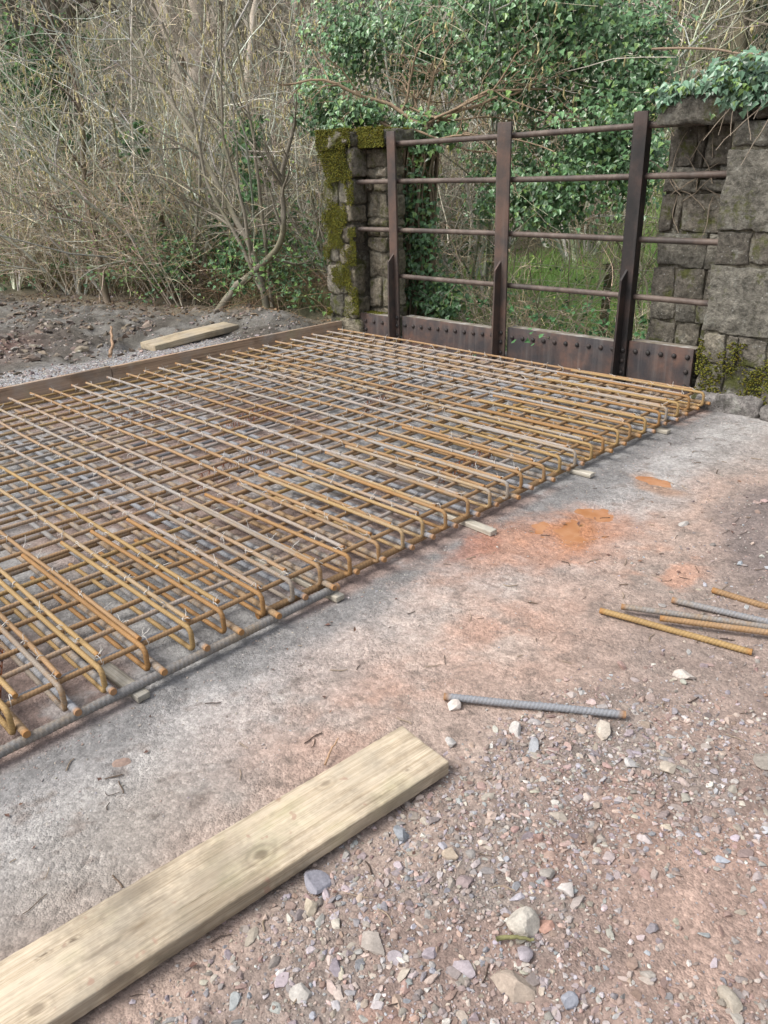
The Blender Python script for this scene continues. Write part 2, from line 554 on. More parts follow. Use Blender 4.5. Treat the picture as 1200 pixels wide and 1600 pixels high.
MAT['ground'] = n.fin(c, n.math('MULTIPLY_ADD', wet, -.78, .92), .35)

n = NT('murky_water')
c = n.ramp(n.noise(9, 4, .6), [(.35, (.37, .165, .075)), (.65, (.47, .25, .14))])
n.bump(n.noise(22, 2, .5), .06, .004)
MAT['water'] = n.fin(c, .04, .5)

# ------------------------------------------------------------------ ground
def hill(x, y):
    s = (x + 4.0) * -.55 + (y - 8.0) * .83
    return np.maximum(0, s - 1.5) * .52 * ss(1.5, 6, s) * (1 - .0) - 0, s

def height(x, y):
    x = np.asarray(x, float); y = np.asarray(y, float)
    z = np.zeros_like(x)
    left = ss(-.22, -.7, x)
    z += left * (.02 + .13 * (n2(x, y, .9, 3, 3) - .50) + .16 * (n2(x, y, 3.1, 4, 4) - .5) + .10 * (n2(x, y, 9, 4, 41, .6) - .5))
    z += .20 * np.exp(-(((x + 1.25) / .8) ** 2 + ((y - 4.6) / .45) ** 2)) * left
    z -= left * ss(-2.5, -5.5, x) * .05
    strip = ss(-1.9, -1.1, x) * left * (1 - ss(3.6, 4.2, y))
    z = z * (1 - .8 * strip) + strip * (.10 * ss(-1.6, -.3, x) + .0)
    # beyond the parapet the ground falls away to the field
    beh = ss(5.3, 6.2, y) * ss(-1.1, -.3, x)
    z -= beh * .55
    # open gravel area
    near = ss(3.75, 3.95, x) * (1 - ss(4.6, 5.2, y))
    z += near * (.018 * (n2(x, y, 2.3, 3, 8) - .5) + .012 * (n2(x, y, 10, 3, 9, .45) - .5))
    gr = ss(4.65, 5.0, x) * (1 - ss(1.2, 1.8, y - (x - 5) * .5))
    z += gr * (.026 * (n2(x, y, 9, 3, 10, .5) - .5))
    mud = np.exp(-(((x - 4.95) / .38) ** 2 + ((y - 3.3) / .85) ** 2))
    z += mud * (.05 + .05 * (n2(x, y, 7, 4, 14, .6) - .5))
    z -= .012 * np.exp(-(((x - 4.13) / .17) ** 2 + ((y - 2.70) / .10) ** 2)) + .012 * np.exp(-(((x - 4.15) / .2) ** 2 + ((y - 3.27) / .10) ** 2))
    z -= np.exp(-(((x - 4.14) / .25) ** 2 + ((y - 2.3) / .25) ** 2)) * (.008 + .022 * (n2(x, y, 7, 5, 26, .7) - .5))
    z += .006 * np.exp(-(((x - 4.15) / .4) ** 2 + ((y - 2.7) / .9) ** 2)) * (n2(x, y, 24, 3, 27, .6) - .5)
    cage = ss(-.24, -.18, x) * (1 - ss(3.75, 3.9, x)) * (1 - ss(4.85, 5.0, y))
    z = z * (1 - cage) + cage * .006 * (n2(x, y, 9, 4, 20) - .5)
    h, s = hill(x, y)
    far = ss(1.5, 5, s)
    z += h + far * 1.2 * (n2(x, y, .18, 4, 21) - .5) * 1.3
    return np.where(s > 48, np.minimum(z, 24.0 + 0 * z), z)

def hgt(x, y): return float(height(np.array([x]), np.array([y]))[0])

def nonuni(segs):
    out = []
    for a, b, st in segs:
        k = max(1, int(round((b - a) / st)))
        out += list(np.linspace(a, b, k + 1)[:-1])
    return np.array(out + [segs[-1][1]])

gx = nonuni([(-160, -40, 12), (-40, -12, 1.2), (-12, -5, .16), (-5, -.24, .04), (-.24, 3.6, .06), (3.6, 5.95, .0125), (5.95, 7.5, .06), (7.5, 14, .6), (14, 160, 14)])
gyy = nonuni([(-160, -12, 14), (-12, -2, .8), (-2, -.6, .06), (-.6, 2.2, .0125), (2.2, 3.5, .0125), (3.5, 5.0, .025), (5.0, 9, .08), (9, 24, .4), (24, 60, 1.5), (60, 170, 10)])
GX, GY = np.meshgrid(gx, gyy, indexing='ij')
GZ = height(GX, GY)
X, Y = GX, GY

def blend(c, m, col):
    return c * (1 - m[..., None]) + np.array(col) * m[..., None]
nz1 = n2(X, Y, 1.7, 5, 50); nz2 = n2(X, Y, 5.5, 5, 51, .6); nz3 = n2(X, Y, 16, 4, 52, .65); nz4 = n2(X, Y, .5, 3, 53)
wx = X + .25 * (nz2 - .5) + .35 * (nz1 - .5)
wy = Y + .3 * (n2(X, Y, 2.1, 4, 54) - .5) + .15 * (n2(X, Y, 7, 3, 55) - .5)
c = np.zeros(X.shape + (3,)) + np.array((.355, .275, .232))
c = blend(c, ss(.42, .62, nz1) * .7, (.40, .285, .23))
c = blend(c, ss(.5, .66, nz2) * .55, (.285, .235, .205))
# dusty cement strip beside the cage
c = blend(c, ss(4.52, 4.05, wx) * .85, (.315, .31, .305))
c = blend(c, ss(4.42, 4.2, wx) * ss(3.95, 4.15, wx) * ss(.45, .6, nz1) * .55, (.385, .38, .37))
c = blend(c, np.exp(-(((wx - 4.22) / .26) ** 2 + ((wy - 1.45) / .5) ** 2)) * .7, (.47, .395, .345))
c = blend(c, np.exp(-(((wx - 4.15) / .14) ** 2 + ((wy - .2) / .5) ** 2)) * .5, (.40, .395, .385))
c = blend(c, np.exp(-(((wx - 4.34) / .24) ** 2 + ((wy - .05) / .5) ** 2)) * .8, (.26, .24, .215))
c = blend(c, np.exp(-(((wx - 4.45) / .3) ** 2 + ((wy - 1.55) / .4) ** 2)) * ss(.35, .6, nz2) * .85, (.40, .255, .195))
c = blend(c, np.exp(-(((wx - 4.5) / .4) ** 2 + ((wy - 1.0) / .6) ** 2)) * ss(.42, .58, n2(X, Y, 2.9, 5, 57, .6)) * .75, (.40, .255, .195))
c = blend(c, ss(.55, .68, n2(X, Y, 4.3, 5, 58, .65)) * ss(4.0, 4.2, X) * .45, (.20, .175, .155))
c = blend(c, ss(.64, .70, n2(X, Y, 26, 3, 59, .6)) * .55, (.17, .135, .115))
c = blend(c, ss(4.06, 3.86, wx + .1 * (nz3 - .5)) * .8, (.175, .172, .17))
c = blend(c, np.exp(-(((wx - 4.42) / .3) ** 2 + ((wy - 4.2) / .6) ** 2)) * .6, (.31, .295, .28))
# red brown gravelly earth
red = ss(4.75, 5.05, wx) * (1 - ss(1.6, 2.3, wy))
c = blend(c, red * .8, (.22, .162, .14))
c = blend(c, red * ss(.5, .62, nz2) * .6, (.30, .19, .15))
c = blend(c, red * ss(.52, .66, n2(X, Y, 3.2, 4, 60)) * .65, (.21, .19, .17))
c = blend(c, np.exp(-(((wx - 5.5) / .22) ** 2 + ((wy - .86) / .3) ** 2)) * .9, (.35, .25, .205))
c = blend(c, np.exp(-(((wx - 5.2) / .25) ** 2 + ((wy - 1.6) / .3) ** 2)) * .5, (.33, .26, .22))
c = blend(c, ss(4.45, 4.9, wx) * ss(1.2, 1.8, wy) * .65, (.255, .205, .178))
# dark mud on the right
c = blend(c, ss(.25, .7, np.exp(-(((wx - 5.05) / .45) ** 2 + ((wy - 3.2) / .95) ** 2))) * .8, (.16, .132, .125))
# orange run-off
og = np.exp(-(((wx - 4.1) / .22) ** 2 + ((wy - 2.42) / .42) ** 2))
ogb = np.exp(-(((wx - 4.05 - .25 * (wy - 2.2)) / .30) ** 2 + ((wy - 2.3) / .55) ** 2))
c = blend(c, ss(.12, .8, ogb + .5 * (nz3 - .5) + .45 * (nz2 - .5)) * .72, (.40, .205, .13))
c = blend(c, ss(.45, .95, og + .4 * (nz3 - .5) + .3 * (nz2 - .5)) * .7, (.42, .18, .08))
c = blend(c, ss(.4, .8, np.exp(-(((wx - 3.86) / .16) ** 2 + ((wy - 1.98) / .26) ** 2))) * .55, (.34, .155, .105))
c = blend(c, ss(.55, .9, np.exp(-(((wx - 4.62) / .3) ** 2 + ((wy - 2.35) / .35) ** 2))) * ss(.42, .56, nz2) * .6, (.50, .27, .18))
c = blend(c, ss(.3, .8, np.exp(-(((wx - 4.15) / .22) ** 2 + ((wy - 3.27) / .14) ** 2))) * .7, (.33, .20, .13))
# blinding under the cage
ins = ss(3.84, 3.76, X) * ss(-.24, -.18, X) * (Y < 5.0)
ic = np.zeros_like(c) + np.array((.305, .30, .295))
ic = blend(ic, ss(.5, .64, nz1) * .6, (.20, .195, .19))
ic = blend(ic, ss(.48, .62, n2(X, Y, 1.2, 4, 70)) * .7, (.32, .215, .175))
ic = blend(ic, ss(.55, .65, nz2) * .6, (.39, .385, .38))
c = c * (1 - ins[..., None]) + ic * ins[..., None]
# bank on the left: churned grey brown mud with a strip of blue grey chippings
lf = ss(-.22, -.3, X)
lc = np.zeros_like(c) + np.array((.108, .10, .086))
lc = blend(lc, ss(.45, .6, nz2) * .7, (.185, .178, .165))
lc = blend(lc, ss(.5, .62, nz1) * .8, (.065, .056, .046))
lc = blend(lc, ss(-1.75, -1.15, X + 1.1 * (nz1 - .5)) * ss(4.1, 3.5, Y) * .9, (.33, .335, .345))
lc = blend(lc, np.exp(-(((wx + 3.1) / .8) ** 2 + ((wy - 1.9) / .6) ** 2)) * .9, (.25, .125, .105))
lc = blend(lc, ss(4.2, 4.8, Y + .4 * (X + 2.8) * -.4 + .6 * (nz1 - .5)) * .8, (.17, .14, .095))
c = c * (1 - lf[..., None]) + lc * lf[..., None]
# woodland floor and field
_, S_ = hill(X, Y)
wood = np.maximum(ss(5.1, 5.9, Y) , ss(-6.5, -8, X))
wc = np.zeros_like(c) + np.array((.10, .09, .055))
wc = blend(wc, ss(.45, .6, n2(X, Y, .6, 5, 80)) * .8, (.06, .085, .035))
wc = blend(wc, ss(.5, .62, n2(X, Y, 1.3, 4, 81)) * .6, (.21, .18, .13))
fld = ss(5.8, 7.0, Y) * ss(-2.5, -1.0, X) * (1 - ss(4.0, 9, S_))
wc = blend(wc, fld * .9, (.20, .34, .095))
wc = blend(wc, fld * ss(.5, .6, n2(X, Y, .9, 4, 82)) * .6, (.20, .19, .12))
c = c * (1 - wood[..., None]) + wc * wood[..., None]
wetm = np.clip(ss(.5, .95, og + .35 * (nz3 - .5) + .2 * (nz2 - .5)) * .9 + ss(.6, 1, np.exp(-(((wx - 5.05) / .4) ** 2 + ((wy - 3.2) / .8) ** 2))) * .25, 0, 1)
nx_, ny_ = X.shape
ii = (np.arange(nx_ - 1)[:, None] * ny_ + np.arange(ny_ - 1)[None, :]).ravel()
gq = np.stack([ii, ii + ny_, ii + ny_ + 1, ii + 1], 1)
gme = mesh_np('ground', np.stack([X, Y, GZ], -1).reshape(-1, 3), [gq], True, c.reshape(-1, 3), MAT['ground'])
wa = gme.attributes.new('wet', 'FLOAT', 'POINT')
wa.data.foreach_set('value', wetm.ravel().astype(np.float32))
tag(obj('ground', gme), kind='structure')

# puddles lie in the dips: flat sheets whose shore is where the ground rises through them
def puddle(cx, cy, rx, ry, pct, seed):
    th = np.linspace(0, 2 * PI, 64, endpoint=False)
    gx_, gy_ = np.meshgrid(np.linspace(-1, 1, 60), np.linspace(-1, 1, 60))
    k = (gx_ ** 2 + gy_ ** 2) < 1
    z = np.percentile(height(cx + gx_[k] * rx, cy + gy_[k] * ry), pct)
    rr = .8 + .4 * fbm(np.stack([np.cos(th) * 2 + seed, np.sin(th) * 2, th * 0], -1), 3, seed)
    P = np.stack([cx + rx * rr * np.cos(th), cy + ry * rr * np.sin(th), np.full(64, z)], 1)
    Q = P.copy(); Q[:, 2] -= .04
    a = np.arange(64); b = (a + 1) % 64
    o = obj('puddle', mesh_np('puddle', np.concatenate([P, Q]), [a[None, :], np.stack([a, a + 64, b + 64, b], 1), (a + 64)[None, ::-1]], False, None, MAT['water']))
    tag(o, kind='structure')
puddle(4.13, 2.71, .17, .11, 36, 3)
puddle(4.155, 3.27, .19, .085, 34, 5)
puddle(4.15, 2.33, .26, .24, 17, 9)

# ------------------------------------------------------------------ reinforcement cage
S = 0.153
def rebar(path, r, pitch, step, sides=10, amp=.11, bin_=(0, 1, 0)):
    """ribbed bar along a planar path; bin_ is the plane's normal"""
    path = np.asarray(path, float)
    seg = np.linalg.norm(np.diff(path, axis=0), axis=1)
    cum = np.concatenate([[0], np.cumsum(seg)])
    m = int(cum[-1] / step) + 1
    s = np.linspace(0, cum[-1], m)
    P = np.stack([np.interp(s, cum, path[:, i]) for i in range(3)], 1)
    T = unit(np.gradient(P, axis=0))
    B = np.broadcast_to(np.array(bin_, float), T.shape)
    N = unit(np.cross(B, T)); B = np.cross(T, N)
    th = np.arange(sides) * 2 * PI / sides
    ph = 2 * PI * s[:, None] / pitch + 2.0 * th[None, :]
    rad = r * (1 + amp * np.clip(np.cos(ph) * 1.6 - .2, 0, 1) + .09 * (np.abs(np.sin(th)) > .96)[None, :])
    V = P[:, None, :] + rad[..., None] * (np.cos(th)[None, :, None] * N[:, None, :] + np.sin(th)[None, :, None] * B[:, None, :])
    global RIB
    RIB = np.zeros((m, sides, 3))
    RIB[..., 0] = np.clip(np.cos(ph) * 1.6 - .2, 0, 1)
    RIB[..., 1] = np.maximum(ss(.03, .0, s), ss(cum[-1] - .03, cum[-1], s))[:, None]
    RIB = RIB.reshape(-1, 3)
    i = np.arange(m - 1)[:, None] * sides; k = np.arange(sides)[None, :]; k1 = (k + 1) % sides
    q = np.stack([i + k, i + sides + k, i + sides + k1, i + k1], -1).reshape(-1, 4)
    Vf = V.reshape(-1, 3)
    RIB = np.concatenate([RIB, RIB[:sides], RIB[-sides:]])
    cap = np.arange(sides)[None, :] + m * sides
    return np.concatenate([Vf, Vf[:sides], Vf[-sides:]]), [q, cap, cap[:, ::-1] + sides]

def straight(L, r, pitch, step, seed, axis, bow=.006, amp=.11):
    t = np.linspace(0, 1, 12)
    rg = np.random.default_rng(seed)
    a, b = rg.normal(0, bow, 12), rg.normal(0, bow * .5, 12)
    k = np.array([.25, .5, .25])
    a, b = np.convolve(a, k, 'same'), np.convolve(b, k, 'same')
    P = np.zeros((12, 3)); P[:, axis] = t * L; P[:, 1 - axis] = a; P[:, 2] = b
    return rebar(P, r, pitch, step, amp=amp, bin_=(0, 1, 0) if axis == 0 else (1, 0, 0))

def ubar(leg, h, r, rb, seed):
    """hairpin: top leg -> bend -> down -> bend -> bottom leg, plane XZ, front at x=0"""
    pts = [(-leg, 0, 0)]
    for a in np.linspace(0, PI / 2, 7): pts.append((-rb + rb * math.sin(a), 0, -rb + rb * math.cos(a)))
    for a in np.linspace(0, PI / 2, 7): pts.append((-rb + rb * math.cos(a), 0, -h + rb - rb * math.sin(a)))
    pts.append((-leg * .96, 0, -h - .004))
    P = np.array(pts); rg = np.random.default_rng(seed)
    P[:, 1] += np.interp(P[:, 0], [-leg, -leg * .5, 0], rg.normal(0, .006, 3))
    return rebar(P, r, .0125, .0031, 9, .12)

def rm(name, VF, mat): return mesh_np(name, VF[0], VF[1], True, RIB.copy(), MAT[mat])
ZT = .140     # centre height of top transverse bars
top_m = [rm('bar', straight(3.68, .0086, .0125, .0031, 100 + i, 0, .010, amp=.12), mm) for i, mm in enumerate(['rust_tan', 'rust_gold', 'rust_tan', 'rust_tan'])]
u_m = [rm('bar', ubar(1.04, .090, .0086, .024, 110 + i), 'rust_hook' if i != 1 else 'rust_gold') for i in range(3)]
low_m = [rm('bar', straight(3.775, .0118, .0165, .0041, 120 + i, 0, .004, .12), 'rust_grey') for i in range(3)]
lng_m = [rm('bar', straight(5.42, .0093, .0125, .0031, 130 + i, 1, .009, .12), mm) for i, mm in enumerate(['rust_gold', 'rust_tan', 'rust_tan'])]
lngb_m = [rm('bar', straight(5.42, .0090, .014, .0035, 140 + i, 1, .005, .12), 'rust_grey') for i in range(2)]

cage = empty('reinforcement_cage', (1.9, 2.0, 0))
tag(cage, 'rusty two-layer steel reinforcement mat tied with wire, lying inside the timber edging', 'rebar mat')
def bar(me, x, y, z, rz=0.0, rx=0.0):
    o = obj('bar', me, cage, (x - 1.9, y - 2.0, z), (rx, 0, rz))
    return o
rg = np.random.default_rng(5)
K0, K1 = -4, 31
ys = []
for k in range(K0, K1):
    y = k * S + rg.normal(0, .010)
    ys.append(y)
    if k == 30: y = 4.60
    xf = 3.745 + rg.normal(0, .010)
    bar(top_m[rg.integers(4)], 3.675 - 3.68 + rg.normal(0, .012), y + .030 + rg.normal(0, .004), ZT + rg.normal(0, .0015), rg.normal(0, .002))
    bar(u_m[rg.integers(3)], xf, y + rg.normal(0, .003), ZT + rg.normal(0, .003), rg.normal(0, .008))
    bar(low_m[rg.integers(3)], .02 + rg.normal(0, .012), y + .024 + rg.normal(0, .004), .0690, rg.normal(0, .0015))
XM = [3.685 - .151 * m + rg.normal(0, .006) for m in range(25)]
for m, x in enumerate(XM):
    bar(lng_m[rg.integers(3)], x, -.74, ZT - .0185, rg.normal(0, .0015))
    if m > 0 and (m % 2 or m > 16): bar(lngb_m[rg.integers(2)], x + .03 + rg.normal(0, .012), -.74, .0445, rg.normal(0, .0015))
fat = rm('bar', straight(2.02, .016, .017, .0042, 150, 1, .002, .11), 'rust_edge')
fat2 = rm('bar', straight(3.75, .0145, .0165, .0042, 151, 1, .002, .11), 'rust_edge')
bar(fat, 3.775, -.73, .041)
bar(fat2, 3.715, .93, .0405, -.002)

# tie wires at the crossings of the top mat
loop = np.array([[math.cos(a), 0, math.sin(a)] for a in np.linspace(0, 2 * PI, 9)])
TP, TR = [], []
for k, y in zip(range(K0, K1), ys):
    for x in XM:
        if rg.random() < .12: continue
        cx, cy = x + rg.normal(0, .004), y + .022 + rg.normal(0, .006)
        a = rg.uniform(0, PI); ca, sa = math.cos(a), math.sin(a)
        P = loop * np.array([.0155, 1, .0225]); P[:, 1] += np.linspace(-.004, .004, 9)
        P = np.stack([P[:, 0] * ca - P[:, 1] * sa, P[:, 0] * sa + P[:, 1] * ca, P[:, 2] * 1.0], 1) + np.array([cx, cy, ZT - .010])
        TP.append(P); TR.append(np.full(9, .0016))
        for _ in range(2):
            d = unit(rg.normal(0, 1, 3) * np.array([1, 1, .5]) + np.array([0, 0, .3]))
            b = np.array([cx, cy, ZT + .006]) + rg.normal(0, .004, 3)
            Q = b + np.linspace(0, 1, 9)[:, None] * d * rg.uniform(.018, .045) + np.cumsum(rg.normal(0, .0012, (9, 3)), 0)
            TP.append(Q); TR.append(np.full(9, .0014))
V, Fs = tubes(np.array(TP), np.array(TR), 4, False)
tw = obj('tie_wire', mesh_np('tie_wire', V - np.array([1.9, 2, 0]), Fs, True, None, MAT['wire']), cage)
tag(tw, kind='stuff')

# zigzag wire chairs holding the two layers apart
def chair(x, y, L, rz):
    k = int(L / .05)
    z = np.zeros((k * 2 + 1, 3)); z[:, 1] = np.linspace(0, L, k * 2 + 1); z[:, 2] = np.where(np.arange(k * 2 + 1) % 2, .085, 0); z[:, 0] = np.where(np.arange(k * 2 + 1) % 2, 0, .02)
    V = [z]; R = [np.full(len(z), .0019)]
    mb = MB()
    Va, Fa = tubes(z[None], np.full((1, len(z)), .0014), 4); mb.add(Va, Fa)
    z2 = z.copy(); z2[:, 0] *= -1
    Va, Fa = tubes(z2[None], np.full((1, len(z)), .0019), 4); mb.add(Va, Fa)
    for xx, zz in ((0, .085), (.02, 0), (-.02, 0)):
        l = np.array([[xx, 0, zz], [xx, L / 2, zz], [xx, L, zz]])
        Va, Fa = tubes(l[None], np.full((1, 3), .0022), 4); mb.add(Va, Fa)
    o = obj('wire_chair', mb.mesh('wire_chair', MAT['rust_red']), cage, (x - 1.9, y - 2, .035), (0, 0, rz))
for (x, y, L, rz) in [(3.5, .02, .45, 1.2), (2.4, 1.5, .6, .2), (1.7, 2.1, .7, .3), (3.35, 2.4, .5, .1), (1.0, 1.7, .6, .2), (2.1, 3.0, .6, .4)]:
    chair(x, y, L, rz)

# timber spacers under the cage
def batten(x, y, L, rz, seed, label, tilt=0):
    P, Fq = rbox((.046, L, .024), (1, 6, 1), .003)
    P = rough(P, .0012, 30, seed)
    o = obj('timber_batten', mesh_np('timber_batten', P, [Fq], True, None, MAT['wood_batten']), None, (x, y, .0155), (0, 0, rz))
    tag(o, label, 'batten', 'timber battens under the rebar mat')
RZB = PI / 2
batten(3.50, .375, .64, RZB + .04, 1, 'pale timber batten under the rebar mat nearest the long foreground plank')
batten(3.52, 1.255, .60, RZB + .02, 2, 'short-ended pale batten under the rebar mat where two thick edge bars overlap')
batten(3.58, 2.170, .64, RZB - .05, 3, 'pale batten sticking furthest out from the rebar mat beside the orange wet patch')
batten(3.54, 3.080, .62, RZB + .03, 4, 'pale batten end under the rebar mat opposite the farther small orange puddle')
batten(3.51, 4.050, .60, RZB - .02, 5, 'farthest pale batten end under the rebar mat, close to the stone wall')

# edging boards
def plank(name, size, loc, rot, mat, label, cat, group=None, rad=.004, seed=1, bow=.004, seg=(4, 24, 2), marks=()):
    P, Fq = rbox(size, seg, rad)
    P[:, 2] += bow * np.sin(P[:, 1] / size[1] * PI * 1.3 + seed)
    P = rough(P, .0015, 14, seed)
    P = rough(P, .0012, 70, seed + 1)
    me = mesh_np(name, P, [Fq], True, None, MAT[mat])
    if marks:
        # knots, nail holes and rubbed-in dirt: (x, y, half width, half length, depth of tone)
        v = np.zeros(len(P))
        for mx, my, mw, ml, dk in marks:
            d = np.sqrt(((P[:, 0] - mx) / mw) ** 2 + ((P[:, 1] - my) / ml) ** 2)
            v = np.maximum(v, dk * ss(1.15, .5, d + .5 * (fbm(P * 60, 3, 7) - .5)))
            v = np.maximum(v, dk * .45 * np.exp(-((d - 1.7) / .3) ** 2))
        dirt = ss(.54, .72, fbm(P * np.array([9, 4, 9]), 5, 33, .6)) * .30
        v = np.maximum(v, dirt)
        edge = ss(size[0] / 2 - .02, size[0] / 2, np.abs(P[:, 0])) * ss(.45, .62, fbm(P * 14, 4, 35)) * .35
        v = np.maximum(v, edge)
        a = me.color_attributes.new('mark', 'FLOAT_COLOR', 'POINT')
        c4 = np.ones((len(P), 4), np.float32); c4[:, :3] = v[:, None]
        a.data.foreach_set('color', c4.ravel())
    o = obj(name, me, None, loc, rot)
    return tag(o, label, cat, group)
plank('formwork_board', (.038, 2.55, .175), (-.219, 3.582, .086), (0, 0, .003), 'wood_form', 'upright brown edging board running up to the mossy stone pier', 'board', 'timber edging boards', seed=2)
plank('formwork_board', (.038, 3.6, .18), (-.219, .496, .090), (.002, 0, -.004), 'wood_form', 'upright brown edging board beside the strip of blue-grey chippings, reaching out of the picture', 'board', 'timber edging boards', seed=4)
# planks
ang = math.atan2(-.099, 1.15)
plank('timber_plank', (.205, 2.35, .046), (4.683 - .0855 * 1.172 + .003, .829 - 1.172, .036), (.0, .015, -.0855), 'wood_pale', 'long pale weathered plank lying in the foreground on red gravel', 'plank', None, .005, 6, .003, (44, 420, 6), [(.03, .60, .016, .022, .62), (-.045, .16, .005, .012, .8), (-.052, .10, .004, .010, .8), (.02, .20, .008, .05, .5), (.05, 1.06, .007, .009, .5), (-.02, .34, .006, .035, .45), (-.06, .86, .012, .018, .45), (.06, .05, .014, .02, .5)])
plank('timber_plank', (.25, 1.06, .062), (-1.25, 3.70, hgt(-1.25, 3.7) + .062), (.035, .04, .09), 'wood_old', 'short thick plank lying on the mud bank behind the edging board', 'plank', None, .005, 8, .004)

# loose cut bars
def loose(a, b, z, r, mat, label, seed, group=None):
    a, b = np.array(a), np.array(b)
    L = float(np.linalg.norm(b - a))
    me = rm('loose_bar', straight(L, r, .0125, .0026, seed, 1, .001, .10), mat)
    o = obj('loose_bar', me, None, (a[0], a[1], z), (0, 0, math.atan2(-(b - a)[0], (b - a)[1])))
    return tag(o, label, 'steel bar', group)
G = 'loose cut reinforcement bars on the ground'
def hz(x, y): return hgt(x, y)
loose((4.545, 1.07), (5.019, 1.388), .017, .0118, 'rust_grey', 'short grey ribbed bar lying alone beside a white stone', 200, G)
loose((4.633, 1.876), (5.165, 1.985), .018, .0112, 'rust_gold', 'loose yellowish rusty bar lowest in the fan of bars, sloping towards the gravel', 201, G)
d = np.array([5.153 - 4.691, 2.153 - 1.928]); d /= np.linalg.norm(d)
loose((4.691, 1.928), tuple(np.array((4.691, 1.928)) + d * 1.0), .036, .0112, 'rust_grey', 'loose grey bar lying across the top of the lowest rusty bar', 202, G)
d = np.array([5.169 - 4.841, 2.111 - 1.943]); d /= np.linalg.norm(d)
loose((4.841, 1.943), tuple(np.array((4.841, 1.943)) + d * .9), .040, .0112, 'rust_tan', 'loose brown bar with its blunt end over the crossing of the fan', 203, G)
d = np.array([5.131 - 4.799, 2.209 - 2.125]); d /= np.linalg.norm(d)
loose((4.799, 2.125), tuple(np.array((4.799, 2.125)) + d * 1.0), .022, .0118, 'rust_grey', 'loose blue-grey bar second from the mud bank', 204, G)
d = np.array([5.091 - 4.881, 2.313 - 2.299]); d /= np.linalg.norm(d)
loose((4.881, 2.299), tuple(np.array((4.881, 2.299)) + d * .9), .024, .0118, 'rust_tan', 'loose tan bar closest to the dark mud bank', 205, G)

# ------------------------------------------------------------------ steel parapet
YG = 4.95
par = empty('steel_parapet', (1.75, YG, 0))
tag(par, 'rusty riveted steel bridge parapet with three posts and four rails between stone piers', 'railing')
def pbox(name, c0, c1, mat, rad=.003, seg=(1, 1, 1), parent=par, nz=0, seed=1):
    c0, c1 = np.array(c0, float), np.array(c1, float)
    P, Fq = rbox(tuple(c1 - c0), seg, rad)
    if nz: P = rough(P, nz, 6, seed)
    return obj(name, mesh_np(name, P, [Fq], False if rad <= 0 else True, None, MAT[mat]), parent, tuple((c0 + c1) / 2 - np.array([1.75, YG, 0])))
def gtop(x): return .250 + .0275 * (x - 0)
# girder as three plates between the posts, each with a flange ledge on top
PX = [.515, 1.775, 2.935]
for i, (a, b) in enumerate([(-.02, PX[0] - .06), (PX[0] + .06, PX[1] - .07), (PX[1] + .07, PX[2] - .055), (PX[2] + .055, 3.50)]):
    t = gtop((a + b) / 2)
    pbox('girder_plate', (a, YG, -.25), (b, YG + .02, t), 'steel_girder', .002, (6, 1, 4), nz=.0015, seed=i)
    pbox('top_ledge', (a, YG + .0225, t - .022), (b, YG + .125, t - .002), 'ledge', .003, (8, 2, 1), nz=.003, seed=i + 9)
# rivets
rv, rf = ICO2
rv = rv.copy(); rv[:, 1] = np.minimum(rv[:, 1], .25) ; rv = rv * np.array([.019, .016, .019])
rme = mesh_np('rivet', rv, [rf], True, None, MAT['steel_dark'])
def rivet(x, z): obj('rivet', rme, par, (x - 1.75, -.002, z))
for a, b in [(.62, 1.68), (1.90, 2.86), (3.05, 3.46), (.06, .42)]:
    nr = max(3, int(round((b - a) / .105)) + 1)
    for x in np.linspace(a, b, nr): rivet(x, gtop(x) - .068)
for z in (.17, .06): rivet(3.46, z)
for z in (.10,): rivet(.06, z)
for p in PX:
    for z in (.1, .19, .27): obj('rivet', rme, par, (p + .028 - 1.75, -.036, z))
# posts: front flange, web behind, bracket plate in front of the lower half
for i, (px, wd, mt) in enumerate([(PX[0], .100, 'steel_post'), (PX[1], .135, 'steel_post'), (PX[2], .105, 'steel_dark')]):
    tp = 1.895
    po = pbox('post', (px - wd / 2, YG - .034, -.1), (px + wd / 2, YG - .016, tp), mt, .003, (2, 1, 16), nz=.0015, seed=20 + i)
    c = np.array([px, YG - .025, (tp - .1) / 2])
    P, Fq = rbox((.022, .072 if i == 2 else .045, tp - .02), (1, 1, 10), .002)
    obj('web', mesh_np('web', P, [Fq], True, None, MAT[mt]), po, (.0 if i != 2 else .035, .0462 if i == 2 else .033, .04 if False else 0.0))
    # bracket
    h0, h1, th, dp = -.02, .86, .016, .105
    xs = 0.0
    prof = [(-.009, h0), (-dp, h0), (-dp * .8, h1 - .07), (-.009, h1)]
    V = np.array([[xs - th / 2, p[0], p[1]] for p in prof] + [[xs + th / 2, p[0], p[1]] for p in prof])
    Fb = [np.array([[0, 3, 2, 1], [4, 5, 6, 7], [0, 1, 5, 4], [1, 2, 6, 5], [2, 3, 7, 6], [3, 0, 4, 7]])[:, ::-1]]
    obj('bracket', mesh_np('bracket', V - np.array([0, 0, c[2]]), Fb, False, None, MAT['steel_dark' if i == 2 else 'steel_post']), po)
# rails
for z0, xa, xb in [(1.800, .42, 3.60), (1.483, -.02, 3.66), (1.066, -.02, 3.66), (.656, .42, 3.62)]:
    t = np.linspace(xa, xb, 26)
    P = np.stack([t - 1.75, np.full_like(t, .035) + .003 * np.sin(t * 2), z0 + .004 * (t - 1.75) * .5 + .004 * np.sin(t * 1.7 + z0 * 5)], 1)
    V, Fs = tubes(P[None], np.full((1, 26), .0215), 12)
    obj('rail', mesh_np('rail', V, Fs, True, None, MAT['steel_rail']), par)

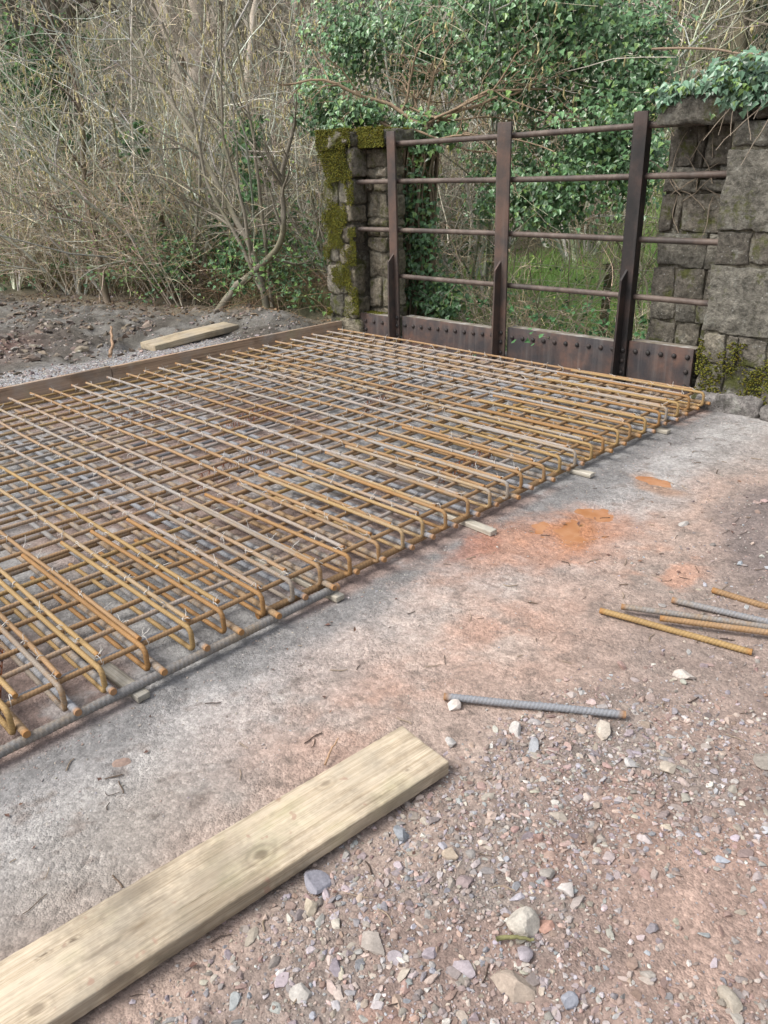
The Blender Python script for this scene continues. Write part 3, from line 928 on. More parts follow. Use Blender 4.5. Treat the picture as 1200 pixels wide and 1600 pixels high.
# ------------------------------------------------------------------ masonry
def stone(name, x0, x1, z0, z1, yf, depth, parent, org, mat, seed, proud=0.0, rad=.011, amp=.016, seg=(7, 3, 6)):
    g = .006
    sx, sz = x1 - x0 - 2 * g, z1 - z0 - 2 * g
    rad = min(rad, sx * .3, sz * .3)
    P, Fq = rbox((sx, depth, sz), seg, rad)
    # pitched face: bulge of the front
    fr = P[:, 1] < 0
    b = (1 - (2 * P[:, 0] / sx) ** 2) * (1 - (2 * P[:, 2] / sz) ** 2)
    P[fr, 1] -= proud + .010 * np.clip(b[fr], 0, 1)
    rs = np.random.default_rng(seed)
    u, w_ = P[:, 0] / sx, P[:, 2] / sz
    P[:, 0] += w_ * rs.normal(0, .013) + w_ * u * rs.normal(0, .02)
    P[:, 2] += u * rs.normal(0, .013) + w_ * u * rs.normal(0, .02)
    P = rough(P, np.array([amp * 1.1, amp, amp * 1.1]), 5.5, seed)
    P = rough(P, amp * .9, 14, seed + 3)
    P = rough(P, amp * .5, 32, seed + 4)
    me = mesh_np(name, P, [Fq], True, None, MAT[mat])
    return obj(name, me, parent, ((x0 + x1) / 2 - org[0], yf + depth / 2 - org[1], (z0 + z1) / 2 - org[2]))

def coarse_core(c0, c1, parent, org, mat='mortar', seed=3):
    c0, c1 = np.array(c0, float), np.array(c1, float)
    sz = c1 - c0
    P, Fq = rbox(tuple(sz), tuple(np.maximum(2, (sz / .07).astype(int))), 0)
    P = rough(P, .012, 9, seed)
    me = mesh_np('mortar_core', P, [Fq], True, None, MAT[mat])
    return obj('mortar_core', me, parent, tuple((c0 + c1) / 2 - np.array(org)))

def moss_patch(pts, sizes, parent, org, seed, yellow=.5):
    rg = np.random.default_rng(seed)
    bv, bf = ICO0
    n = len(pts)
    V = bv[None] * (1 + rg.normal(0, .25, (n, 12, 1))) * sizes[:, None, None] * np.array([1, .7, .8]) + pts[:, None, :]
    cc = np.array([.115, .122, .026])[None] * rg.uniform(.35, 1.3, (n, 1)) * (.6 + .8 * fbm(pts * 9, 3, seed))[:, None] + np.array([.06, .03, .0])[None] * (rg.random((n, 1)) < yellow) * rg.random((n, 1))
    Fa = (np.arange(n)[:, None, None] * 12 + bf[None]).reshape(-1, 3)
    o = obj('moss', mesh_np('moss', V.reshape(-1, 3) - np.array(org), [Fa], True, np.repeat(cc, 12, 0), MAT['moss']), parent)
    return tag(o, kind='stuff')

# right hand wall: deep front part with big blocks, set-back part behind the parapet
wall = empty('stone_wall', (4.4, 5.2, 0)); OW = (4.4, 5.2, 0)
tag(wall, 'tall rough stone abutment wall with big grey blocks and ivy along its coping', 'wall')
coarse_core((3.625, 4.822, -.3), (5.6, 5.9, 1.79), wall, OW)
coarse_core((3.06, 5.137, -.7), (3.62, 5.88, 1.79), wall, OW, seed=5)
fr = [
    (1.64, 1.785, [(3.64, 4.02), (4.02, 4.5), (4.5, 5.1)], 'stone_grey'),
    (1.16, 1.64, [(3.615, 4.22), (4.22, 4.62), (4.62, 5.2)], 'stone_grey'),
    (.945, 1.16, [(3.615, 3.845), (3.845, 4.12), (4.12, 4.7), (4.7, 5.2)], 'stone_brown'),
    (.50, .945, [(3.60, 4.18), (4.18, 4.6), (4.6, 5.2)], 'stone_grey'),
    (.30, .50, [(3.62, 3.78), (3.78, 3.86), (3.86, 4.06), (4.06, 4.4), (4.4, 4.9)], 'stone_brown'),
    (.02, .30, [(3.60, 3.80), (3.80, 4.05), (4.05, 4.35), (4.35, 4.9)], 'stone_mossy')]
sd_ = 300
for z0, z1, xs, mt in fr:
    for a, b in xs:
        sd_ += 1
        stone('stone', a, b, z0, z1, 4.80 + RNG.normal(0, .006), .36, wall, OW, mt, sd_, .01 if b - a > .5 else 0, amp=.02 if b - a > .5 else .014, seg=(14, 3, 12) if b - a > .35 else (8, 3, 7))
bk = [
    (1.53, 1.80, [(2.96, 3.20), (3.20, 3.27), (3.27, 3.62)], 'stone_brown'),
    (1.455, 1.53, [(2.96, 3.40), (3.40, 3.63)], 'stone_grey'),
    (1.36, 1.455, [(2.95, 3.24), (3.24, 3.63)], 'stone_grey'),
    (1.09, 1.36, [(2.94, 3.07), (3.07, 3.135), (3.135, 3.62)], 'stone_brown'),
    (.85, 1.09, [(2.94, 3.38), (3.38, 3.62)], 'stone_grey'),
    (.615, .85, [(2.93, 3.14), (3.14, 3.40), (3.40, 3.60)], 'stone_brown'),
    (.45, .615, [(2.93, 3.17), (3.17, 3.36), (3.36, 3.60)], 'stone_grey'),
    (.26, .45, [(2.93, 3.20), (3.20, 3.42), (3.42, 3.60)], 'stone_brown'),
    (.05, .26, [(2.93, 3.3), (3.3, 3.60)], 'stone_grey'),
    (-.3, .05, [(2.93, 3.3), (3.3, 3.60)], 'stone_grey')]
for z0, z1, xs, mt in bk:
    z0, z1 = z0 * .97 + .05, z1 * .97 + .05
    for a, b in xs:
        a, b = 3.04 + (a - 2.94) * .86, 3.04 + (b - 2.94) * .86
        sd_ += 1
        stone('stone', a, b, z0, z1, 5.115 + RNG.normal(0, .006), .26, wall, OW, mt, sd_, 0, amp=.012, seg=(8, 3, 7))
# coping stones, footing
stone('coping_stone', 3.08, 3.72, 1.785, 1.965, 4.83, 1.0, wall, OW, 'stone_grey', 390, 0, .04, .02, (9, 8, 4))
stone('coping_stone', 3.72, 4.35, 1.80, 2.0, 4.78, 1.1, wall, OW, 'stone_brown', 391, 0, .04, .02, (9, 8, 4))
stone('coping_stone', 4.35, 5.1, 1.80, 2.0, 4.78, 1.1, wall, OW, 'stone_grey', 392, 0, .04, .02, (9, 8, 4))
stone('footing_stone', 3.63, 4.10, -.06, .115, 4.70, .30, wall, OW, 'footing', 393, 0, .05, .025, (9, 5, 5))
stone('footing_stone', 4.10, 4.8, -.08, .10, 4.69, .30, wall, OW, 'footing', 394, 0, .05, .025, (9, 5, 5))
rg = np.random.default_rng(31)
def face_moss(n, x0, x1, z0, z1, y, seed, bias=None, thr=.5):
    rg = np.random.default_rng(seed)
    p = np.stack([rg.uniform(x0, x1, n), np.full(n, y), rg.uniform(z0, z1, n)], 1)
    k = fbm(p * np.array([7, 1, 5]), 4, seed)
    if bias is not None: k = k + bias(p)
    p = p[k + rg.normal(0, .035, n) > thr]
    p[:, 1] += rg.normal(0, .006, len(p))
    return p, rg.uniform(.004, .009, len(p))
p1, s1 = face_moss(2600, 3.60, 4.3, .08, .46, 4.785, 5, lambda p: .12 - .9 * np.abs(p[:, 2] - .22), .5)
moss_patch(p1, s1, wall, OW, 7)

# left pier
pier = empty('stone_pier', (0, 5.2, 0)); OP = (0, 5.2, 0)
tag(pier, 'mossy stone pier at the end of the edging board', 'pier')
coarse_core((-.41, 4.925, -.3), (-.05, 5.5, 1.80), pier, OP, seed=8)
coarse_core((-.045, 5.125, -.7), (.235, 5.34, 1.78), pier, OP, seed=9)
rows = [(-.1, .20), (.20, .42), (.42, .72), (.72, .92), (.92, 1.10), (1.10, 1.28), (1.28, 1.52), (1.52, 1.79)]
for i, (z0, z1) in enumerate(rows):
    sp = -.22 + .07 * ((i * 37) % 5 - 2) / 2
    xr = (.035, .0, -.01, -.045, -.02, -.015, .0, .03)[i] - .01
    for a, b in ((-.44, sp), (sp, xr)):
        sd_ += 1
        stone('stone', a, b, z0, z1, 4.90 + RNG.normal(0, .012), .19 + RNG.normal(0, .02), pier, OP, 'stone_mossy' if (i > 5 or a < -.3) else 'stone_pale', sd_, 0, .03, .02, (6, 5, 5))
rb_ = [(-.3, .02), (.02, .30), (.30, .59), (.59, .855), (.855, .98), (.98, 1.075), (1.075, 1.15), (1.15, 1.385), (1.385, 1.51), (1.51, 1.60), (1.60, 1.775)]
for i, (z0, z1) in enumerate(rb_):
    xs = [(-.03, .09 + .03 * (i % 3)), (.09 + .03 * (i % 3), .25)] if i in (0, 2, 5, 7, 9) else [(-.03, .25)]
    if i == 8: xs = [(-.03, .08), (.08, .25)]
    for a, b in xs:
        sd_ += 1
        stone('stone', a, b, z0, z1, 5.10 + RNG.normal(0, .010), .25, pier, OP, 'stone_pale', sd_, 0, .02, .015, (6, 3, 4))
stone('coping_stone', -.46, .03, 1.785, 1.93, 4.87, .65, pier, OP, 'stone_mossy', 490, 0, .05, .04, (8, 8, 5))
stone('coping_stone', .03, .38, 1.775, 1.925, 4.985, .42, pier, OP, 'stone_mossy', 491, 0, .04, .02, (8, 8, 4))
def sidebias(p): return .22 * ss(1.35, 1.85, p[:, 2]) + .08 * np.exp(-((p[:, 0] + .27) / .10) ** 2) + .07 * np.exp(-((p[:, 2] - .75) / .25) ** 2)
pA, sA = face_moss(24000, -.45, .04, .2, 1.95, 4.876, 15, sidebias, .605)
pB = np.stack([rg.uniform(-.46, .36, 3600), rg.uniform(4.86, 5.38, 3600), np.full(3600, 1.93) + rg.normal(0, .006, 3600)], 1)
pB = pB[(pB[:, 0] < .03) | (pB[:, 1] > 5.0)]
pC, sC = face_moss(4600, .03, .37, 1.775, 1.95, 4.975, 17, None, .40)
pD, sD = face_moss(900, -.02, .22, .215, .255, 5.0, 18, None, .35); pD[:, 1] += rg.uniform(0, .13, len(pD)); pD[:, 2] = .252 + rg.normal(0, .004, len(pD))
pA[:, 1] -= np.where(pA[:, 2] > 1.77, .016, 0)
pts = np.concatenate([pA, pB, pC, pD])
moss_patch(pts, rg.uniform(.003, .0075, len(pts)), pier, OP, 19)

# ------------------------------------------------------------------ gravel
PAL = np.array([(.33, .305, .32), (.38, .335, .29), (.29, .205, .175), (.30, .315, .335), (.50, .48, .45), (.40, .305, .27), (.23, .21, .205), (.35, .325, .30)])
def stonecol(n, rg, wgt):
    i = rg.choice(len(PAL), n, p=np.array(wgt) / sum(wgt))
    m = rg.uniform(.0, .6, (n, 1))
    return (PAL[i] * (1 - m) + np.array((.27, .20, .17)) * m) * rg.uniform(.65, 1.35, (n, 1)) * rg.uniform(.95, 1.05, (n, 3))
def scatter(n, x0, x1, y0, y1, dens, smin, smax, pw, seed, wgt, base=ICO0, jit=.2, sink=.15, asp=(1, .75, .55)):
    rg = np.random.default_rng(seed)
    x = rg.uniform(x0, x1, n); y = rg.uniform(y0, y1, n)
    k = rg.random(n) < dens(x, y)
    x, y = x[k], y[k]; m = len(x)
    s = smin * (1 - rg.random(m) * (1 - (smin / smax) ** pw)) ** (-1 / pw)
    z = height(x, y) + s * (.35 - sink)
    V, Fs, kv = rocks(np.stack([x, y, z], 1), s, rg, base, jit, True, asp)
    return V, Fs, np.repeat(stonecol(m, rg, wgt), kv, 0)
def on_plank(x, y):
    u = (x - 4.583) + .0857 * (y + .343)
    return (np.abs(u) < .115) & (y < .86)
def dg(x, y):
    d = ss(4.70, 4.85, x) * (1 - ss(1.15, 1.75, y - (x - 5) * .62))
    d = d * (.25 + .9 * n2(x, y, 2.6, 3, 90)) * (1 - .9 * np.exp(-(((x - 5.5) / .2) ** 2 + ((y - .86) / .25) ** 2)))
    d = d * (1 - on_plank(x, y)) + .10 * ss(4.75, 5.0, x) * ss(1.2, 2, y) * (y < 2.6)
    return np.clip(d, 0, 1)
mb = MB()
W1 = [3, 2.4, 2.0, 1.6, .8, 1.4, 1.4, 2]
for a in (scatter(60000, 4.6, 6.3, -.6, 2.6, dg, .0028, .013, 1.7, 1, W1),
          scatter(9500, 4.6, 6.3, -.6, 2.4, dg, .008, .023, 2.1, 2, W1, ICO1, .10, .32, (1.1, .8, .5))):
    mb.add(a[0], a[1], a[2])
def dmud(x, y): return np.clip(np.exp(-(((x - 4.95) / .4) ** 2 + ((y - 3.1) / .9) ** 2)) * (.2 + n2(x, y, 4, 3, 91)), 0, 1)
a = scatter(5000, 4.3, 5.9, 2.1, 4.7, dmud, .004, .022, 1.7, 3, [1.5, 1.5, 1, 1, .6, .6, 4, 2]); mb.add(*a)
def dcr(x, y): return ss(4.62, 4.2, x) * (.05 + .5 * ss(.5, .7, n2(x, y, 3.5, 4, 92))) * (~on_plank(x, y)) + .6 * ss(4.02, 3.84, x)
a = scatter(16000, 3.80, 4.7, -.9, 4.6, dcr, .0018, .0065, 2.0, 4, [1, 1.5, .3, 1.5, .4, .4, 1.5, 3]); mb.add(*a)
def dmid(x, y): return .05 + .12 * ss(.55, .7, n2(x, y, 4.5, 3, 94))
a = scatter(9000, 4.1, 5.3, .8, 4.2, dmid, .0018, .008, 2.2, 6, W1); mb.add(*a)
gv = obj('gravel', mb.mesh('gravel', MAT['gravel']))
tag(gv, 'loose mixed red, grey and lilac gravel over the foreground earth', 'gravel', kind='stuff')
mb = MB()
def dl(x, y): return np.clip(.25 + .9 * ss(.45, .7, n2(x, y, 2.2, 3, 95)), 0, 1) * ss(-.26, -.4, x) * (1 - ss(4.6, 5.2, y))
a = scatter(7000, -7, -.26, .2, 5.2, dl, .008, .04, 1.9, 7, [.8, 1.2, .4, 1.0, .7, .2, 4, 3], ICO0, .22, .12, (1, .8, .6)); mb.add(*a)
def dch(x, y): return ss(-1.75, -1.1, x + 1.1 * (n2(x, y, 1.7, 5, 50) - .5)) * ss(-.24, -.27, x) * ss(4.2, 3.7, y)
a = scatter(15000, -2.0, -.24, .4, 4.2, dch, .006, .015, 2.0, 8, [1, .5, .1, 4, 1.2, .1, 1, 3]); mb.add(*a)
a = scatter(2600, -7, -1.2, .2, 5.2, dl, .025, .085, 2.0, 17, [.2, .6, .1, .1, .1, .05, 5, 1.2], ICO1, .22, .30, (1, .85, .6)); mb.add(a[0], a[1], a[2] * np.array([.62, .58, .5]))
def dred(x, y): return np.exp(-(((x + 3.1) / .6) ** 2 + ((y - 1.9) / .5) ** 2))
a = scatter(900, -4.2, -2, .8, 3, dred, .012, .05, 1.5, 9, [.5, .3, 6, .1, .1, 1.5, .6, .3]); mb.add(*a)
rb2 = obj('rubble', mb.mesh('rubble', MAT['gravel']))
tag(rb2, 'clods, stones and blue-grey chippings churned into the bank behind the edging board', 'rubble', kind='stuff')

# stones one can pick out
NS = [
 (4.592, 1.068, .054, (.66, .60, .55), .75, 'small white stone against the end of the lone ribbed bar'),
 (5.216, .58, .070, (.62, .585, .51), .8, 'chunky cream white stone beside a flat orange-pink stone'),
 (5.262, .612, .046, (.52, .30, .23), .45, 'flat orange-pink stone beside the chunky white stone'),
 (4.884, 1.096, .069, (.42, .45, .48), .35, 'flat bluish-grey stone below the lone ribbed bar'),
 (4.808, 1.103, .056, (.60, .58, .55), .5, 'white pointed stone just below the lone ribbed bar'),
 (4.991, 1.296, .071, (.58, .52, .44), .6, 'cream stone touching the rusty cut end of the lone bar'),
 (4.70, .925, .052, (.55, .54, .52), .45, 'pale grey stone by the corner of the foreground plank'),
 (5.22, 1.284, .058, (.50, .44, .36), .45, 'tan flat stone midway between the lone bar and the big slab'),
 (5.132, 1.218, .044, (.55, .54, .53), .5, 'small whitish stone beneath the tan flat stone'),
 (5.42, 1.50, .12, (.36, .33, .285), .12, 'large flat tan-grey stone slab at the picture edge below the bar fan'),
 (4.835, .576, .054, (.30, .34, .38), .5, 'blue-grey oval stone under the long edge of the plank'),
 (4.785, .328, .073, (.31, .32, .38), .55, 'big slate blue stone tucked against the plank side'),
 (4.83, .271, .046, (.55, .48, .37), .7, 'cream stone beside the slate blue stone near the plank'),
 (5.011, .307, .064, (.40, .36, .32), .3, 'flat tan-grey flake with straight edges among the gravel'),
 (5.119, .376, .047, (.38, .335, .375), .35, 'lilac grey triangular flake in the gravel'),
 (5.193, .406, .047, (.37, .33, .36), .5, 'lilac stone beside the triangular flake'),
 (5.071, .318, .040, (.36, .33, .36), .3, 'narrow lilac slab beside the flat tan flake'),
 (4.982, .126, .048, (.52, .50, .46), .45, 'whitish angular stone lowest in the gravel'),
 (5.268, .52, .045, (.38, .35, .39), .55, 'lilac grey lump under the chunky white stone'),
 (5.30, .452, .088, (.40, .33, .265), .35, 'long tan stone half buried in red earth'),
 (5.182, .73, .046, (.36, .34, .31), .6, 'rounded grey stone above the chunky white one'),
 (5.239, .727, .052, (.64, .60, .57), .35, 'white curved splinter of stone in the gravel'),
 (5.633, .727, .065, (.42, .38, .31), .5, 'pointed tan stone half sunk in the pinkish mud'),
 (4.968, .618, .046, (.50, .41, .31), .6, 'tan and cream stone in open gravel beside the plank'),
 (5.055, 1.712, .066, (.60, .55, .50), .5, 'cream white stone under the fan of loose bars'),
 (4.871, 1.625, .049, (.48, .32, .28), .35, 'pink flat stone between the lone bar and the fan'),
 (5.396, .496, .047, (.30, .33, .39), .6, 'dark blue-grey stone in the gravel corner'),
 (4.032, .195, .045, (.36, .25, .20), .2, 'thin reddish flake lying on the grey cement dust'),
 (4.505, 2.826, .042, (.52, .50, .47), .6, 'lone pale stone beside the orange puddle'),
]
for i, (x, y, wd, colr, asp, lab) in enumerate(NS):
    rg = np.random.default_rng(700 + i)
    V, Fs, kv = rocks(np.zeros((1, 3)), np.array([wd * .55]), rg, ICO2, .02, True, (1.05, .8, asp))
    V = rough(V, wd * .03, 60, i)
    cc = (np.array(colr)[None] * .66 + np.array((.06, .048, .042))) * (.7 + .6 * fbm(V * 45, 3, i))[:, None]
    zmin_ = V[:, 2].min()
    o = obj('loose_stone', mesh_np('loose_stone', V, Fs, False, cc, MAT['gravel']), None, (x, y, hgt(x, y) - zmin_ * .45))
    tag(o, lab, 'stone', 'larger stones on the ground')

rg = np.random.default_rng(55)
nd = 150
x = rg.uniform(3.9, 5.3, nd); y = rg.uniform(-.4, 4.2, nd); k = ~on_plank(x, y); x, y = x[k], y[k]
P = walk(np.stack([x, y, height(x, y) + .004], 1), np.stack([rg.normal(0, 1, len(x)), rg.normal(0, 1, len(x)), np.zeros(len(x))], 1), rg.uniform(.015, .07, len(x)), 5, .25, 0, rg)
P[:, :, 2] = height(P[:, :, 0], P[:, :, 1]) + .004
V, Fs = tubes(P, rg.uniform(.0010, .0022, len(x))[:, None] * np.ones((1, 5)), 4)
mb = MB(); mb.add(V, Fs, np.repeat(np.array([(.12, .085, .06), (.28, .22, .16), (.07, .05, .04)])[rg.integers(0, 3, len(x))], 20, 0))
nd = 70
x = rg.uniform(3.9, 5.4, nd); y = rg.uniform(-.4, 4.2, nd); k = ~on_plank(x, y); x, y = x[k], y[k]
V, Fs = leaf_batch(np.stack([x, y, height(x, y) + .006], 1), unit(rg.normal(0, .3, (len(x), 3)) + np.array([0, 0, 1.0])), rg.normal(0, 1, (len(x), 3)), rg.uniform(.012, .03, len(x)), False)
mb.add(V, Fs, np.repeat(np.array([(.13, .075, .06), (.22, .13, .09)])[rg.integers(0, 2, len(x))], 4, 0))
tag(obj('twig_litter', mb.mesh('twig_litter', MAT['grass'])), 'crumbs of twig and dead leaf strewn over the bare ground', 'litter', kind='stuff')

# sticks
def stick(pts, r, colr, label, name='stick', cat='stick', sub=4):
    pts = np.array(pts, float)
    t = np.linspace(0, len(pts) - 1, (len(pts) - 1) * sub + 1)
    P = np.stack([np.interp(t, np.arange(len(pts)), pts[:, i]) for i in range(3)], 1)
    rg = np.random.default_rng(int(abs(pts[0, 0]) * 1000) % 9999)
    P[1:-1] += rg.normal(0, r * .28, (len(P) - 2, 3))
    V, Fs = tubes(P[None], np.linspace(r, r * .55, len(P))[None], 6)
    o = obj(name, mesh_np(name, V - pts[0], Fs, True, np.broadcast_to(np.array(colr), (len(V), 3)), MAT['bark']), None, tuple(pts[0]))
    return tag(o, label, cat)
stick([(4.497, .60, .01), (4.480, .64, .03), (4.475, .675, .05)], .004, (.38, .25, .16), 'small bent twig leaning on the far edge of the foreground plank')
z0 = hgt(-1.7, 3.05)
stick([(-1.10, 2.72, hgt(-1.1, 2.72) + .03), (-1.5, 2.95, z0 + .07), (-1.85, 3.12, z0 + .12), (-2.3, 3.34, hgt(-2.3, 3.34) + .10)], .019, (.33, .22, .145), 'orange brown bent stick lying across the mud bank')
stick([(5.206, .498, .02), (5.235, .53, .026), (5.266, .556, .02)], .006, (.20, .19, .09), 'short greenish stick among gravel under the chunky white stone')
stick([(2.385, 6.0, 2.386), (3.0, 5.62, 2.30), (3.617, 5.3, 2.165), (4.3, 4.95, 2.07)], .010, (.24, .18, .13), 'bare straight stem slung above the ivy on the stone wall', 'bare_stem', 'branch')

# ------------------------------------------------------------------ vegetation generators
def barkcol(V, base, seed, amt=.5, moss=None, per=None):
    k = fbm(V * 9, 3, seed)
    c = np.array(base)[None] * (1 - amt / 2 + amt * k[:, None])
    if per:
        rr = np.random.default_rng(seed + 77)
        nt = len(V) // per
        c = c * np.repeat(np.exp(rr.normal(0, .38, (nt, 1))) * (1 + rr.normal(0, .05, (nt, 3))), per, 0)
    if moss is not None:
        m = ss(.5, .62, fbm(V * 4 + 9, 3, seed + 2)) * moss
        c = c * (1 - m[:, None]) + np.array((.12, .13, .035)) * m[:, None]
    return c

def hazel(seed, n=9, H=(3.2, 5.0), catk=330, leaves=0, base=(.45, .45, .385), r0=(.012, .031), spread=.8, leafcol=(.20, .28, .06), m1=9, m2=5):
    """returns (stem mesh, twig mesh, catkin mesh or None, leaf mesh or None)"""
    rg = np.random.default_rng(seed)
    a = rg.uniform(0, 2 * PI, n)
    B = np.stack([np.cos(a) * .16, np.sin(a) * .16, np.full(n, -.05)], 1) * rg.uniform(.3, 1.2, (n, 1))
    tl = rg.uniform(.1, spread, n)
    D = np.stack([np.cos(a) * tl, np.sin(a) * tl, np.ones(n)], 1)
    L = rg.uniform(*H, n)
    P = walk(B, D, L, 12, .12, .01, rg)
    R = rg.uniform(*r0, n)[:, None] * np.linspace(1, .22, 12)[None]
    V0, F0 = tubes(P, R, 6)
    P1, R1 = children(P, R, m1, .12, .97, (.4, 1.35), (.22, .55), 8, .17, .01, rg, .0046)
    V1, F1 = tubes(P1, R1, 4)
    P2, R2 = children(P1, R1, m2, .15, 1.0, (.4, 1.4), (.25, .65), 6, .18, .0, rg, .0032)
    V2, F2 = tubes(P2, R2, 3)
    mb = MB(); mb.add(V0, F0, barkcol(V0, base, seed, .7, .35, 72))
    mt = MB(); mt.add(V1, F1, barkcol(V1, base, seed, .7, None, 32)); mt.add(V2, F2, barkcol(V2, tuple(np.array(base) * np.array((1.12, 1.0, .9))), seed + 1, .8, None, 18))
    cm = lm = None
    if catk:
        sel = rg.choice(len(P2) * 6, catk)
        q = P2.reshape(-1, 3)[sel]
        q = q[q[:, 2] > H[0] * .35]
        off = np.stack([rg.normal(0, .008, (len(q), 4)), rg.normal(0, .008, (len(q), 4)), np.array([0, -.022, -.05, -.075])[None] * rg.uniform(.7, 1.3, (len(q), 1))], -1)
        off[:, 0, :2] = 0
        Rc = np.array([.003, .0075, .0075, .004])[None] * np.ones((len(q), 1))
        Vc, Fc = tubes(q[:, None, :] + off, Rc, 4)
        cc = np.repeat(np.array([.48, .42, .21])[None] * rg.uniform(.7, 1.25, (len(q), 1)), 16, 0)
        mc = MB(); mc.add(Vc, Fc, cc); cm = mc.mesh('catkins', MAT['leaf_soft'])
    if leaves:
        sel = rg.choice(len(P2) * 6, leaves)
        q = P2.reshape(-1, 3)[sel] + rg.normal(0, .02, (leaves, 3))
        N = unit(rg.normal(0, 1, (leaves, 3)) + np.array([0, 0, .8]))
        T = rg.normal(0, 1, (leaves, 3))
        Vl, Fl = leaf_batch(q, N, T, rg.uniform(.025, .05, leaves), False)
        ml = MB(); ml.add(Vl, Fl, np.repeat(np.array(leafcol)[None] * rg.uniform(.6, 1.3, (leaves, 1)), 4, 0)); lm = ml.mesh('leaves', MAT['leaf_soft'])
    return mb.mesh('stems', MAT['bark'], True), mt.mesh('twigs', MAT['bark'], True), cm, lm

def put_plant(name, meshes, loc, rz, label, cat, group, sc=1.0):
    r = empty(name, loc, rz); r.scale = (sc, sc, sc)
    tag(r, label, cat, group)
    for nm, me in zip(('stems', 'twigs', 'catkins', 'leaves'), meshes):
        if me:
            o = obj(nm, me, r)
            if nm != 'stems': tag(o, kind='stuff')
    return r

HZ = [hazel(900, 9), hazel(901, 11, (2.8, 4.6), 330), hazel(902, 8, (3.4, 5.4), 400, 90), hazel(903, 12, (2.2, 3.8), 60, 60, (.44, .41, .34)), hazel(904, 10, (1.6, 2.8), 0, 240, (.46, .41, .32), (.006, .014), 1.0)]
protos = {}
def plant(i, x, y, rz, label, group, sc=1.0, name='hazel_shrub', cat='shrub'):
    key = (i, name)
    z = hgt(x, y) - .03
    if key not in protos:
        protos[key] = put_plant(name, HZ[i], (x, y, z), rz, label, cat, group, sc)
        return protos[key]
    o = copy_tree(protos[key]); o.location = (x, y, z); o.rotation_euler = (0, 0, rz); o.scale = (sc,) * 3
    tag(o, label, cat, group)
    return o

rg = np.random.default_rng(77)
GH = 'bare hazel shrubs in the thicket behind the mud bank'
LH = 'bare twiggy hazel shrub with drooping yellow catkins in the thicket behind the mud bank'
front_line = [(-7.6, 4.3, 0), (-6.4, 4.8, 2), (-5.5, 5.1, 1), (-4.4, 5.5, 2), (-3.7, 6.3, 0), (-1.7, 6.6, 3), (-1.2, 6.9, 3), (-2.5, 7.0, 1), (-3.2, 7.4, 2), (-4.0, 6.9, 0), (-5.2, 6.5, 1), (-6.6, 6.1, 2), (-7.8, 5.8, 1), (-9.0, 5.4, 0)]
for x, y, i in front_line:
    plant(i, x + rg.normal(0, .1), y + rg.normal(0, .1), rg.uniform(0, 6.28), LH, GH, rg.uniform(.85, 1.1))
for k in range(19):
    x = rg.uniform(-12, -1.0); y = 7.4 + rg.uniform(0, 5.0) + .12 * (-x)
    plant(int(rg.integers(0, 4)), x, y, rg.uniform(0, 6.28), LH, GH, rg.uniform(.9, 1.35))
# low whippy suckers at the front of the thicket
GS = 'low whippy suckers at the front of the thicket'
for k in range(12):
    x = -8.4 + k * .62 + rg.normal(0, .12); y = 4.55 + .19 * (x + 8) * .9 + rg.normal(0, .15)
    if x > -3.4: continue
    plant(4, x, y, rg.uniform(0, 6.28), 'low whippy bare shrub with few green leaves at the front of the thicket', GS, rg.uniform(.6, .95), 'scrub_sucker')
# beyond the fence
GB = 'pale green saplings beyond the parapet'
sap = hazel(930, 8, (2.6, 4.4), 0, 700, (.33, .30, .23), (.008, .016), .35, (.30, .38, .09), 6, 4)
sp0 = None
for k, (x, y) in enumerate([(2.6, 8.6), (3.3, 9.6), (1.8, 10.2), (2.6, 11.6), (3.9, 8.2), (.9, 9.4), (4.3, 10.8), (1.4, 12.6), (3.4, 13.2), (-.3, 10.8), (.2, 12.8)]):
    z = hgt(x, y) - .03
    lab = 'thin sapling with fresh pale green leaves beyond the steel parapet'
    if sp0 is None: sp0 = put_plant('sapling', sap, (x, y, z), 0, lab, 'sapling', GB)
    else:
        o = copy_tree(sp0); o.location = (x, y, z); o.rotation_euler = (0, 0, rg.uniform(0, 6.28)); s_ = rg.uniform(.8, 1.15); o.scale = (s_,) * 3
GT = 'bare scrub close behind the parapet'
for x, y, s_ in [(1.0, 6.3, .5), (2.1, 6.5, .4), (.45, 6.6, .75), (.7, 7.3, .8), (1.4, 6.1, .35)]:
    plant(4, x, y, rg.uniform(0, 6.28), 'leggy bare scrub bush close behind the steel parapet', GT, s_, 'scrub_bush', 'bush')

